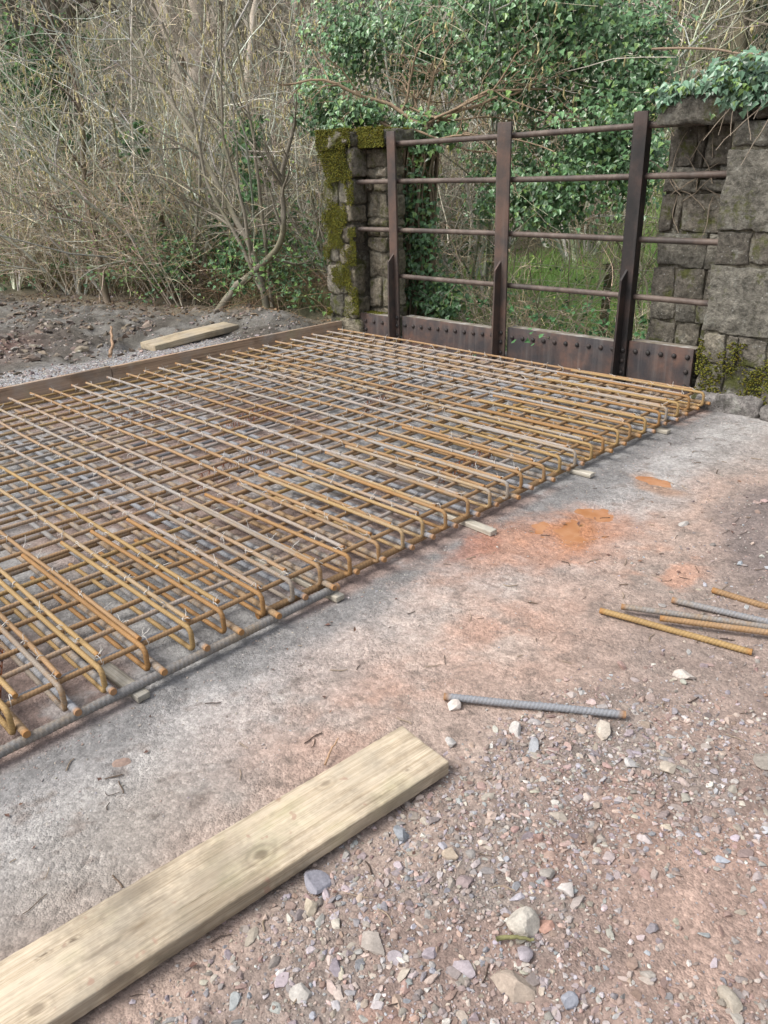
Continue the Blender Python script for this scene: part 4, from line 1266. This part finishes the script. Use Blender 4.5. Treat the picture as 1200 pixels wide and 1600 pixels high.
# trees one can make out
def custom_tree(name, trunks, label, cat='tree', base=(.19, .155, .12), moss=.3, seed=1, k1=7, k2=6, lf=(.18, .4), twig=True, rmin=.003):
    r = empty(name, tuple(np.array(trunks[0][0][0]))); tag(r, label, cat)
    org = np.array(trunks[0][0][0], float)
    rg = np.random.default_rng(seed)
    mt = MB()
    for pts, ra, rb in trunks:
        pts = np.array(pts, float)
        t = np.linspace(0, len(pts) - 1, 22)
        # smooth the polyline
        P = np.stack([np.interp(t, np.arange(len(pts)), pts[:, i]) for i in range(3)], 1)
        for _ in range(2): P[1:-1] = (P[:-2] + 2 * P[1:-1] + P[2:]) / 4
        P[1:-1] += rg.normal(0, ra * .12, (20, 3))
        R = np.linspace(ra, rb, 22) * (1 + rg.normal(0, .05, 22))
        V, Fs = tubes(P[None], R[None], 10)
        V = rough(V, ra * .12, 3 / max(ra, .02) * .3, seed)
        o = obj('trunk', mesh_np('trunk', V - org, Fs, True, barkcol(V, base, seed, .8, moss), MAT['bark']), r)
        if twig:
            P1, R1 = children(P[None], R[None], k1, .3, 1, (.4, 1.1), lf, 9, .11, .02, rg, rmin * 1.3)
            V1, F1 = tubes(P1, R1, 5); mt.add(V1 - org, F1, barkcol(V1, base, seed, .7))
            P2, R2 = children(P1, R1, k2, .2, 1, (.3, 1.0), (.3, .6), 7, .13, .0, rg, rmin)
            V2, F2 = tubes(P2, R2, 4); mt.add(V2 - org, F2, barkcol(V2, base, seed, .7))
            P3, R3 = children(P2, R2, 4, .2, 1, (.3, 1.0), (.3, .6), 5, .13, .0, rg, rmin * .7)
            V3, F3 = tubes(P3, R3, 3); mt.add(V3 - org, F3, barkcol(V3, base, seed, .7))
    if twig: tag(obj('twigs', mt.mesh('twigs', MAT['bark'], True), r), kind='stuff')
    return r
custom_tree('crooked_tree', [([(-2.80, 5.00, -.05), (-2.55, 5.16, .29), (-2.12, 5.21, .53), (-1.67, 5.26, .81), (-1.55, 5.26, 1.12), (-1.59, 5.26, 1.52), (-1.36, 5.36, 2.1)], .052, .022),
    ([(-2.10, 5.30, -.05), (-2.13, 5.26, .45), (-2.15, 5.2, .785), (-2.47, 5.16, 1.18), (-2.85, 5.16, 1.687), (-3.18, 5.16, 2.128), (-3.8, 5.16, 2.667), (-4.45, 5.26, 3.3)], .046, .018),
    ([(-2.13, 5.25, .3), (-2.3, 5.1, .9), (-2.7, 5.0, 1.5), (-2.75, 5.0, 2.2), (-3.2, 5.0, 3.2)], .026, .011),
    ([(-2.2, 5.2, .6), (-2.1, 5.1, 1.2), (-2.25, 5.0, 2.0), (-2.0, 5.0, 3.2)], .024, .010),
    ([(-2.4, 5.6, -.05), (-2.3, 5.5, .9), (-2.2, 5.4, 1.9), (-2.4, 5.4, 3.2)], .026, .012)],
    'crooked multi-stemmed tree with bent crossing trunks beside the mossy pier', base=(.25, .225, .18), seed=41)
custom_tree('leaning_tree', [([(-4.66, 4.45, 0), (-4.8, 4.5, .5), (-5.1, 4.6, 1.0), (-5.3, 4.7, 1.5), (-5.2, 4.8, 2.3), (-5.5, 4.9, 3.2)], .05, .022)],
    'slim dark tree leaning out of the brambles behind the mud bank', base=(.17, .135, .105), seed=42)
custom_tree('mossy_tree', [([(-8.9, 5.0, .0), (-8.6, 5.3, .6), (-8.2, 5.5, 1.2), (-8.0, 5.6, 1.9)], .075, .04), ([(-8.9, 5.0, .0), (-9.6, 4.9, 1.0), (-9.9, 4.8, 1.9)], .06, .04)],
    'low leaning tree with bright green mossy trunk at the thicket edge', base=(.14, .12, .08), moss=1.0, seed=43)
def onhill(x, y, dz=0): return (x, y, hgt(x, y) + dz)
custom_tree('pale_tree', [([(-6.5, 7.4, -.2), (-6.75, 7.4, 1.4), (-6.95, 7.4, 2.7), (-7.12, 7.5, 3.3), (-7.5, 7.7, 4.1), (-8.3, 7.9, 5.6)], .20, .12),
    ([(-6.85, 7.45, 2.5), (-6.75, 7.6, 3.0), (-6.85, 7.8, 3.7), (-6.8, 7.9, 4.6), (-7.0, 8.0, 6.0)], .15, .08), ([(-6.5, 7.6, -.1), (-6.1, 7.7, 1.6), (-5.7, 7.9, 2.9), (-5.5, 8.1, 4.2)], .09, .05)],
    'big pale forked tree standing behind the hazels', base=(.46, .40, .33), moss=.12, seed=44, lf=(.15, .35))

# wooded hillside
def wood_tree(seed, H, r, base, ivy=False):
    rg = np.random.default_rng(seed)
    P = walk(np.array([[0, 0, -.3]]), np.array([[rg.normal(0, .06), rg.normal(0, .06), 1]]), np.array([H]), 16, .035, .01, rg)
    R = r * np.linspace(1, .2, 16)[None]
    V, Fs = tubes(P, R, 9)
    tm = mesh_np('trunk', V, Fs, True, barkcol(V, base, seed, .7, .35), MAT['bark'])
    mt = MB()
    P1, R1 = children(P, R, 16, .15, 1, (.5, 1.15), (.16, .36), 9, .1, .03, rg, .006)
    V1, F1 = tubes(P1, R1, 5); mt.add(V1, F1, barkcol(V1, base, seed, .6))
    P2, R2 = children(P1, R1, 8, .15, 1, (.3, 1.0), (.3, .6), 7, .12, .01, rg, .0045)
    V2, F2 = tubes(P2, R2, 4); mt.add(V2, F2, barkcol(V2, base, seed, .6))
    P3, R3 = children(P2, R2, 5, .2, 1, (.3, 1.0), (.3, .6), 5, .12, .0, rg, .0035)
    V3, F3 = tubes(P3, R3, 3); mt.add(V3, F3, barkcol(V3, base, seed, .6))
    br = mt.mesh('branches', MAT['bark'], True)
    lm = None
    if ivy:
        nl = 3800
        t = rg.uniform(0, .62, nl); x = t * 15; i = x.astype(int); f = (x - i)[:, None]
        q = P[0][i] * (1 - f) + P[0][i + 1] * f
        a = rg.uniform(0, 2 * PI, nl); o = np.stack([np.cos(a), np.sin(a), rg.normal(0, .3, nl)], 1)
        rad = r + np.abs(rg.normal(0, .16, nl)) * (1 + 1.2 * vnoise(q * 1.3, 4))
        q = q + o * rad[:, None]
        Vl, Fl = leaf_batch(q, unit(o + rg.normal(0, .4, o.shape) + np.array([0, 0, .4])), np.array([0, 0, -1.0])[None] + rg.normal(0, .5, o.shape), rg.uniform(.06, .11, nl))
        ml = MB(); ml.add(Vl, Fl, np.repeat(np.array([.035, .085, .045])[None] * rg.uniform(.6, 1.6, (nl, 1)), 6, 0)); lm = ml.mesh('ivy_leaves', MAT['leaf'])
    return tm, br, lm
WT = [wood_tree(950, 9, .11, (.32, .295, .245)), wood_tree(951, 8, .08, (.38, .35, .295)), wood_tree(952, 10, .15, (.18, .155, .125)), wood_tree(953, 8.5, .14, (.15, .125, .095), True)]
wp = {}
def wtree(i, x, y, label, group):
    z = hgt(x, y)
    if i not in wp:
        r = empty('woodland_tree', (x, y, z)); tag(r, label, 'tree', group)
        obj('trunk', WT[i][0], r); tag(obj('branches', WT[i][1], r), kind='stuff')
        if WT[i][2]: tag(obj('ivy_leaves', WT[i][2], r), kind='stuff')
        wp[i] = r
    else:
        r = copy_tree(wp[i]); r.location = (x, y, z); r.rotation_euler = (0, 0, rg.uniform(0, 6.28)); s_ = rg.uniform(.85, 1.25); r.scale = (s_,) * 3
        tag(r, label, 'tree', group)
LT = 'bare grey-brown woodland tree on the hillside behind everything'
GTn = 'bare trees of the wooded hillside'
wtree(3, -.6, 16.0, 'ivy-clad dark trunk in the wood beyond the parapet', None)
for k in range(64):
    a = YAW + rg.uniform(-.62, .55); dd = rg.uniform(15.5, 33)
    x, y = CAM[0] - math.sin(a) * dd, CAM[1] + math.cos(a) * dd
    wtree(int(rg.integers(0, 3)), x, y, LT, GTn)
for (x, y) in [(2.2, 14.6), (3.6, 15.3), (1.2, 15.8)]:
    wtree(2, x, y, 'dark slim trunk in the wood above the right wall', 'dark trunks above the stone wall')

# far twig mass of the wood (uncountable brush on the slope)
nb = 5200
a = YAW + rg.uniform(-.66, .6, nb); dd = rg.uniform(13.5, 27, nb)
bx_, by_ = CAM[0] - np.sin(a) * dd, CAM[1] + np.cos(a) * dd
Sx = hill(bx_, by_)[1]
k = (Sx > 1.0) & ((Sx > 4.5) | (bx_ < -3.5))
bx_, by_ = bx_[k], by_[k]
B = np.stack([bx_, by_, height(bx_, by_) - .05], 1)
P = walk(B, np.stack([rg.normal(0, .45, len(B)), rg.normal(0, .45, len(B)), np.ones(len(B))], 1), rg.uniform(.8, 3.2, len(B)), 6, .14, -.02, rg)
R = rg.uniform(.005, .011, len(B))[:, None] * np.linspace(1, .35, 6)[None]
mbr = MB()
V, Fs = tubes(P, R, 3); cs = np.array([(.42, .39, .32), (.48, .44, .35), (.31, .28, .225)])[rg.integers(0, 3, len(P))]
mbr.add(V, Fs, np.repeat(cs, 18, 0))
P1, R1 = children(P, R, 4, .2, 1, (.3, 1.0), (.3, .6), 5, .14, .0, rg, .004)
V, Fs = tubes(P1, R1, 3); mbr.add(V, Fs, np.repeat(np.repeat(cs, 4, 0), 15, 0))
nl = 26000
sel = rg.integers(0, len(P) * 6, nl); q = P.reshape(-1, 3)[sel] + rg.normal(0, .15, (nl, 3))
br = obj('brushwood', mbr.mesh('brushwood', MAT['bark'], True)); tag(br, 'mass of grey-brown brush covering the wooded slope', 'brush', kind='stuff')
hl = (rg.random(nl) < .5)[:, None]
lc_ = np.where(hl, np.array([.075, .13, .055]), np.array([.22, .26, .08])) * rg.uniform(.6, 1.4, (nl, 1))
V, Fs = leaf_batch(q, unit(rg.normal(0, 1, (nl, 3)) + np.array([0, 0, .9])), rg.normal(0, 1, (nl, 3)), rg.uniform(.05, .11, nl), False)
mbl = MB(); mbl.add(V, Fs, np.repeat(lc_, 4, 0))
tag(obj('slope_leaves', mbl.mesh('slope_leaves', MAT['leaf_soft'])), 'scattered green undergrowth leaves on the wooded slope', 'undergrowth', kind='stuff')

# undergrowth along the foot of the thicket: canes, dead grass, leaves
nb = 1500
x = rg.uniform(-9.5, -.6, nb); y = 4.62 + .17 * (x + 8.0) + np.abs(rg.normal(0, .9, nb))
k = ~((x > -.6) & (y < 5.9)); x, y = x[k], y[k]
B = np.stack([x, y, height(x, y) - .02], 1)
P = walk(B, np.stack([rg.normal(0, .7, len(B)), rg.normal(-.15, .6, len(B)), np.ones(len(B))], 1), rg.uniform(.5, 2.0, len(B)), 10, .10, -.12, rg)
R = rg.uniform(.0025, .005, len(B))[:, None] * np.linspace(1, .5, 10)[None]
cs = np.array([(.30, .19, .12), (.34, .27, .19), (.24, .16, .11), (.20, .19, .09)])[rg.integers(0, 4, len(P))]
V, Fs = tubes(P, R, 4); mbr = MB(); mbr.add(V, Fs, np.repeat(cs, 40, 0))
nb = 90
x = rg.uniform(.5, 3.0, nb); y = rg.uniform(5.5, 7.4, nb)
B = np.stack([x, y, height(x, y) - .02], 1)
P3 = walk(B, np.stack([rg.normal(0, .7, nb), rg.normal(0, .6, nb), np.ones(nb)], 1), rg.uniform(.5, 1.6, nb), 10, .12, -.12, rg)
cs3 = np.array([(.27, .20, .15), (.32, .27, .20), (.24, .17, .12)])[rg.integers(0, 3, nb)]
V, Fs = tubes(P3, np.full((nb, 1), .0035) * np.linspace(1, .5, 10)[None], 4); mbr.add(V, Fs, np.repeat(cs3, 40, 0))
tag(obj('bramble_canes', mbr.mesh('bramble_canes', MAT['bark'], True)), 'tangle of arching brown bramble canes at the foot of the thicket', 'brambles', kind='stuff')
nl = 12000
PP = P.reshape(-1, 3); PP = PP[(PP[:, 2] > .1)]
gk = fbm(PP * np.array([.9, .9, 1.2]), 3, 66); PP = PP[gk > .44]
q = PP[rg.integers(0, len(PP), nl)] + rg.normal(0, .05, (nl, 3))
V, Fs = leaf_batch(q, unit(rg.normal(0, .7, (nl, 3)) + np.array([.3, -.5, 1.0])), rg.normal(0, 1, (nl, 3)), rg.uniform(.03, .065, nl))
lc_ = np.array([(.07, .14, .06), (.13, .23, .065), (.09, .16, .085)])[rg.integers(0, 3, nl)] * rg.uniform(.6, 1.4, (nl, 1))
mbl = MB(); mbl.add(V, Fs, np.repeat(lc_, 6, 0))
nl = 1500
q = P3.reshape(-1, 3)[rg.integers(0, nb * 10, nl)] + rg.normal(0, .06, (nl, 3)); q[:, 2] = np.minimum(q[:, 2], .35)
V, Fs = leaf_batch(q, unit(rg.normal(0, .6, (nl, 3)) + np.array([.3, -.5, 1.0])), rg.normal(0, 1, (nl, 3)), rg.uniform(.03, .06, nl))
mbl.add(V, Fs, np.repeat(np.array([(.05, .12, .045)]) * rg.uniform(.6, 1.7, (nl, 1)), 6, 0))
tag(obj('bramble_leaves', mbl.mesh('bramble_leaves', MAT['leaf_soft'])), 'green bramble and nettle leaves low in the thicket', 'undergrowth', kind='stuff')

def blades(x, y, L, wdt, cols, lean, rg):
    n = len(x)
    B = np.stack([x, y, height(x, y) - .01], 1)
    P = walk(B, np.stack([rg.normal(0, lean, n), rg.normal(0, lean, n), np.ones(n)], 1), L, 4, .12, -.22, rg)
    sd = unit(np.stack([rg.normal(0, 1, n), rg.normal(0, 1, n), np.zeros(n)], 1))
    wv = wdt[:, None] * np.array([1, .8, .5, .08])[None]
    V = np.stack([P - sd[:, None] * wv[..., None], P + sd[:, None] * wv[..., None]], 2).reshape(-1, 3)
    b = np.arange(n)[:, None] * 8 + np.arange(3)[None] * 2
    q = np.stack([b, b + 1, b + 3, b + 2], -1).reshape(-1, 4)
    return V, [q], np.repeat(cols, 8, 0)
nb = 5200
x = rg.uniform(-9.5, -.55, nb); y = 4.55 + .17 * (x + 8.0) + np.abs(rg.normal(0, .45, nb)) + .1
cols = np.array([(.36, .31, .21), (.29, .23, .15), (.42, .37, .27), (.13, .19, .05)])[rg.choice(4, nb, p=[.38, .3, .17, .15])] * rg.uniform(.7, 1.2, (nb, 1))
mg = MB(); mg.add(*blades(x, y, rg.uniform(.12, .6, nb), rg.uniform(.002, .0045, nb), cols, .6, rg))
tag(obj('dead_grass', mg.mesh('dead_grass', MAT['grass'])), 'pale dead grass and litter along the foot of the thicket', 'grass', kind='stuff')
nb = 42000
x = rg.uniform(-2.5, 5.5, nb); y = 5.8 + rg.random(nb) ** 1.2 * 10
cols = np.array([(.25, .42, .11), (.33, .48, .16), (.40, .42, .26)])[rg.choice(3, nb, p=[.5, .33, .17])] * rg.uniform(.7, 1.25, (nb, 1))
mg = MB(); mg.add(*blades(x, y, rg.uniform(.08, .3, nb), rg.uniform(.003, .007, nb), cols, .4, rg))
tag(obj('grass', mg.mesh('grass', MAT['grass'])), 'bright green grass of the field beyond the parapet', 'grass', kind='stuff')
# leaf litter and bits on the bank
nl = 1600
x = rg.uniform(-7, -.3, nl); y = 4.9 + .15 * (x + 4) - np.abs(rg.normal(0, .5, nl))
q = np.stack([x, y, height(x, y) + .012], 1)
V, Fs = leaf_batch(q, unit(rg.normal(0, .35, (nl, 3)) + np.array([0, 0, 1.0])), rg.normal(0, 1, (nl, 3)), rg.uniform(.02, .05, nl), False)
ml = MB(); ml.add(V, Fs, np.repeat(np.array([(.22, .15, .09)]) * rg.uniform(.5, 1.4, (nl, 1)), 4, 0))
tag(obj('leaf_litter', ml.mesh('leaf_litter', MAT['grass'])), 'brown leaf litter strewn on the mud bank below the thicket', 'leaf litter', kind='stuff')

# wire stock fence at the edge of the field
wf = empty('wire_fence', (1.6, 7.9, hgt(1.6, 7.9))); tag(wf, 'sagging wire stock fence with mossy posts at the edge of the field', 'fence')
OFz = np.array([1.6, 7.9, hgt(1.6, 7.9)])
for x in (-.6, 1.05, 2.9, 4.6):
    z = hgt(x, 7.9)
    V, Fs = tubes(np.array([[[x, 7.9, z - .2], [x, 7.9, z + .5], [x + .02, 7.9, z + 1.05]]]), np.array([[.06, .055, .052]]), 8)
    obj('post', mesh_np('post', V - OFz, Fs, True, barkcol(V, (.16, .14, .10), 5, .6, .8), MAT['bark']), wf)
for h in (.2, .4, .6, .8, 1.0):
    t = np.linspace(-3, 5.2, 40)
    P = np.stack([t, np.full_like(t, 7.84), height(t, np.full_like(t, 7.9)) + h + .015 * np.sin(t * 3 + h * 9)], 1)
    V, Fs = tubes(P[None], np.full((1, 40), .0022), 4); obj('wire', mesh_np('wire', V - OFz, Fs, True, None, MAT['wire']), wf)

# ------------------------------------------------------------------ ivy
def ivy_leaves(ell, per, rg, size=(.03, .072), base=(.095, .185, .08)):
    Vs = MB()
    for (cx, cy, cz, rx, ry, rz, d) in ell:
        n = int(per * d)
        u = unit(rg.normal(0, 1, (n, 3)))
        # clumps: draw towards random centres in the volume
        nc = max(6, n // 45)
        cc = unit(rg.normal(0, 1, (nc, 3))) * (rg.random((nc, 1)) ** .45)
        i = rg.integers(0, nc, n)
        p = cc[i] + rg.normal(0, .22, (n, 3))
        C = np.array([cx, cy, cz]) + p * np.array([rx, ry, rz])
        N = unit(p * .6 + np.array([.35, -.6, .75]) + rg.normal(0, .5, (n, 3)))
        T = np.array([0, -.2, -1.0])[None] + rg.normal(0, .6, (n, 3))
        V, Fs = leaf_batch(C, N, T, rg.uniform(*size, n))
        col = np.array(base)[None] * rg.uniform(.55, 1.7, (n, 1)) * (.8 + .4 * rg.random((nc, 1))[i])
        yl = (rg.random((n, 1)) < .2)
        col = np.where(yl, np.array([.15, .25, .07]) * rg.uniform(.7, 1.4, (n, 1)), col)
        Vs.add(V, Fs, np.repeat(col, 6, 0))
    return Vs
rg = np.random.default_rng(123)
ivt = empty('ivy_tree', (-.07, 5.85, -.4)); OI = np.array([-.07, 5.85, -.4])
tag(ivt, 'large glossy evergreen ivy mass on a stem-wrapped trunk rising behind the steel parapet', 'ivy')
tp = np.array([(-.07, 5.85, -.6), (-.06, 5.86, .3), (-.04, 5.86, 1.0), (-.03, 5.87, 1.4), (-.02, 5.88, 1.7), (-.01, 5.9, 1.9), (.0, 5.92, 2.02)])
t = np.linspace(0, 6, 24); P = np.stack([np.interp(t, np.arange(7), tp[:, i]) for i in range(3)], 1)
V, Fs = tubes(P[None], np.interp(t, [0, 3, 6], [.15, .13, .10])[None], 12)
V = rough(V, .03, 4, 3)
obj('trunk', mesh_np('trunk', V - OI, Fs, True, barkcol(V, (.115, .095, .06), 3, .8, .6), MAT['bark']), ivt)
mb = MB()
for k in range(34):
    a = rg.uniform(0, 6.28); tt = np.linspace(0, 23, 20); sw = a + np.cumsum(rg.normal(0, .14, 20))
    Q = np.stack([np.interp(tt, np.arange(24), P[:, i]) for i in range(3)], 1)
    rr = .15 + rg.uniform(0, .035)
    Q = Q + np.stack([np.cos(sw) * rr, np.sin(sw) * rr, np.zeros(20)], 1)
    V, Fs = tubes(Q[None], np.full((1, 20), rg.uniform(.006, .014)), 5); mb.add(V - OI, Fs, barkcol(V, (.25, .20, .14), k, .5))
obj('climbing_stems', mb.mesh('climbing_stems', MAT['bark'], True), ivt)
# branches
n0 = 12
B = np.array([.0, 5.75, 1.95])[None] + rg.normal(0, .12, (n0, 3))
tgt = np.array([(.9, 6.2, 2.9), (.3, 6.0, 2.9), (-.4, 5.9, 2.7), (-.8, 5.6, 2.35), (1.3, 6.3, 2.3), (1.6, 6.5, 1.8), (1.0, 6.3, 1.5), (.4, 6.1, 3.2), (-.6, 6.0, 3.0), (-1.2, 5.6, 2.5), (.8, 5.9, 1.4), (1.9, 6.6, 2.7)])
D = tgt - B
D[:, 2] *= .8
P0 = walk(B, D, np.linalg.norm(D, axis=1) * 1.05, 12, .24, .0, rg)
R0 = rg.uniform(.008, .024, n0)[:, None] * np.linspace(1, .35, 12)[None]
mb = MB()
bc = (.29, .215, .145)
V, Fs = tubes(P0, R0, 7); mb.add(V - OI, Fs, barkcol(V, bc, 1, .6))
P1, R1 = children(P0, R0, 9, .3, 1, (.5, 1.4), (.25, .6), 9, .24, .0, rg, .004)
V, Fs = tubes(P1, R1, 5); mb.add(V - OI, Fs, barkcol(V, bc, 2, .6))
P2, R2 = children(P1, R1, 6, .1, 1, (.4, 1.4), (.3, .6), 7, .24, -.04, rg, .0026)
V, Fs = tubes(P2, R2, 4); mb.add(V - OI, Fs, barkcol(V, (.30, .23, .16), 3, .6))
obj('branches', mb.mesh('branches', MAT['bark'], True), ivt)
ELL = [(.25, 6.9, 2.95, 1.15, .7, .6, 1.6), (1.2, 7.0, 2.55, .75, .6, .5, .9), (-.75, 6.5, 2.85, .7, .5, .45, .7), (-1.4, 6.1, 2.95, .4, .35, .45, .4),
       (1.25, 6.9, 1.75, .72, .55, .5, 1.0), (.9, 6.7, 1.3, .62, .45, .38, .8), (1.8, 6.9, 1.55, .38, .4, .42, .4), (1.75, 7.1, 2.3, .35, .35, .55, .35), (.75, 6.6, 3.1, .8, .5, .35, .7), (.2, 7.0, 1.5, .45, .4, .45, .22),
       (-1.15, 5.5, 2.28, .34, .28, .26, .26), (-.42, 5.35, 2.12, .36, .28, .17, .26), (.55, 6.4, 2.35, .5, .35, .3, .25), (-.05, 5.82, .95, .24, .24, .95, .55), (.0, 5.85, 1.95, .45, .3, .25, .35), (.2, 5.9, .25, .4, .3, .25, .25)]
fo = obj('foliage', ivy_leaves([(a - OI[0], b - OI[1], c - OI[2], d, e, f, g) for a, b, c, d, e, f, g in ELL], 3100, rg).mesh('foliage', MAT['leaf']), ivt)
tag(fo, kind='stuff')

for i_, (x, y, e) in enumerate([(-8.6, 5.7, [(0, 0, 3.3, .9, .6, 1.1, 1.0), (0, .1, 1.9, .7, .5, .9, .7)]), (-5.95, 5.8, [(0, 0, 1.05, .5, .35, .6, .6), (.2, .1, 2.0, .35, .3, .4, .25)]), (-4.5, 5.35, [(0, 0, .5, .5, .28, .45, .5)]), (-10.6, 7.0, [(0, 0, 3.0, 1.3, 1, 1.9, 1.6)]), (-3.5, 5.9, [(0, 0, .65, .6, .35, .55, .45), (.3, .1, 1.7, .4, .3, .6, .22)])]):
    r_ = empty('ivy_bush', (x, y, hgt(x, y)))
    tag(r_, ['tall dark evergreen bush in the thicket at the far left', 'narrow ivy-clad stub between the hazels left of the slim leaning tree', 'low green ivy clump right behind the slim leaning tree', 'biggest evergreen mass deep in the thicket at the left edge', 'waist-high green ivy clump left of the crooked tree'][i_], 'bush')
    V, Fs = tubes(np.array([[[0, 0, -.1], [.03, 0, .5], [0, .02, 1.2]]]), np.array([[.06, .05, .03]]), 7)
    obj('trunk', mesh_np('trunk', V, Fs, True, barkcol(V, (.14, .11, .08), 2), MAT['bark']), r_)
    tag(obj('foliage', ivy_leaves(e, 1700, rg, (.05, .10), (.06, .125, .05)).mesh('foliage', MAT['leaf_soft']), r_), kind='stuff')

ivr = empty('wall_ivy', (3.7, 5.0, 1.95)); OR = np.array([3.7, 5.0, 1.95])
tag(ivr, 'mat of blue-green ivy trailing over the coping of the stone wall', 'ivy')
EL2 = [(-.35, -.12, .05, .28, .22, .06, .35), (-.02, -.15, .10, .34, .26, .09, .7), (.38, -.12, .13, .42, .3, .11, .9), (.12, -.23, .0, .34, .05, .10, .5), (.5, -.24, .0, .34, .05, .10, .5), (.95, -.1, .12, .5, .35, .11, .7), (-.52, -.14, .0, .12, .1, .04, .1)]
tag(obj('foliage', ivy_leaves(EL2, 900, rg, (.028, .06), (.10, .185, .115)).mesh('foliage', MAT['leaf']), ivr), kind='stuff')
mb = MB()
B = np.stack([rg.uniform(-.1, .6, 20), np.full(20, -.22), rg.uniform(-.02, .04, 20)], 1)
Q = walk(B, np.stack([rg.normal(-.1, .4, 20), np.full(20, -.25), np.full(20, -.6)], 1), rg.uniform(.15, .5, 20), 8, .13, -.06, rg)
Q[:, :, 1] = np.maximum(Q[:, :, 1], -.265)
V, Fs = tubes(Q, np.full((20, 1), .0042) * np.linspace(1, .5, 8)[None], 5); mb.add(V, Fs, barkcol(V, (.33, .28, .22), 3, .5))
# stems clinging to the set-back face
B = np.stack([rg.uniform(-.6, -.15, 16), np.full(16, .11), rg.uniform(-.65, -.2, 16)], 1)
Q = walk(B, np.stack([rg.normal(0, .6, 16), np.zeros(16), rg.normal(.4, .5, 16)], 1), rg.uniform(.15, .4, 16), 7, .2, 0, rg); Q[:, :, 1] = .088
V, Fs = tubes(Q, np.full((16, 1), .004) * np.linspace(1, .5, 7)[None], 4); mb.add(V, Fs, barkcol(V, (.30, .25, .19), 4, .5))
obj('hanging_stems', mb.mesh('hanging_stems', MAT['bark'], True), ivr)['kind'] = 'stuff'
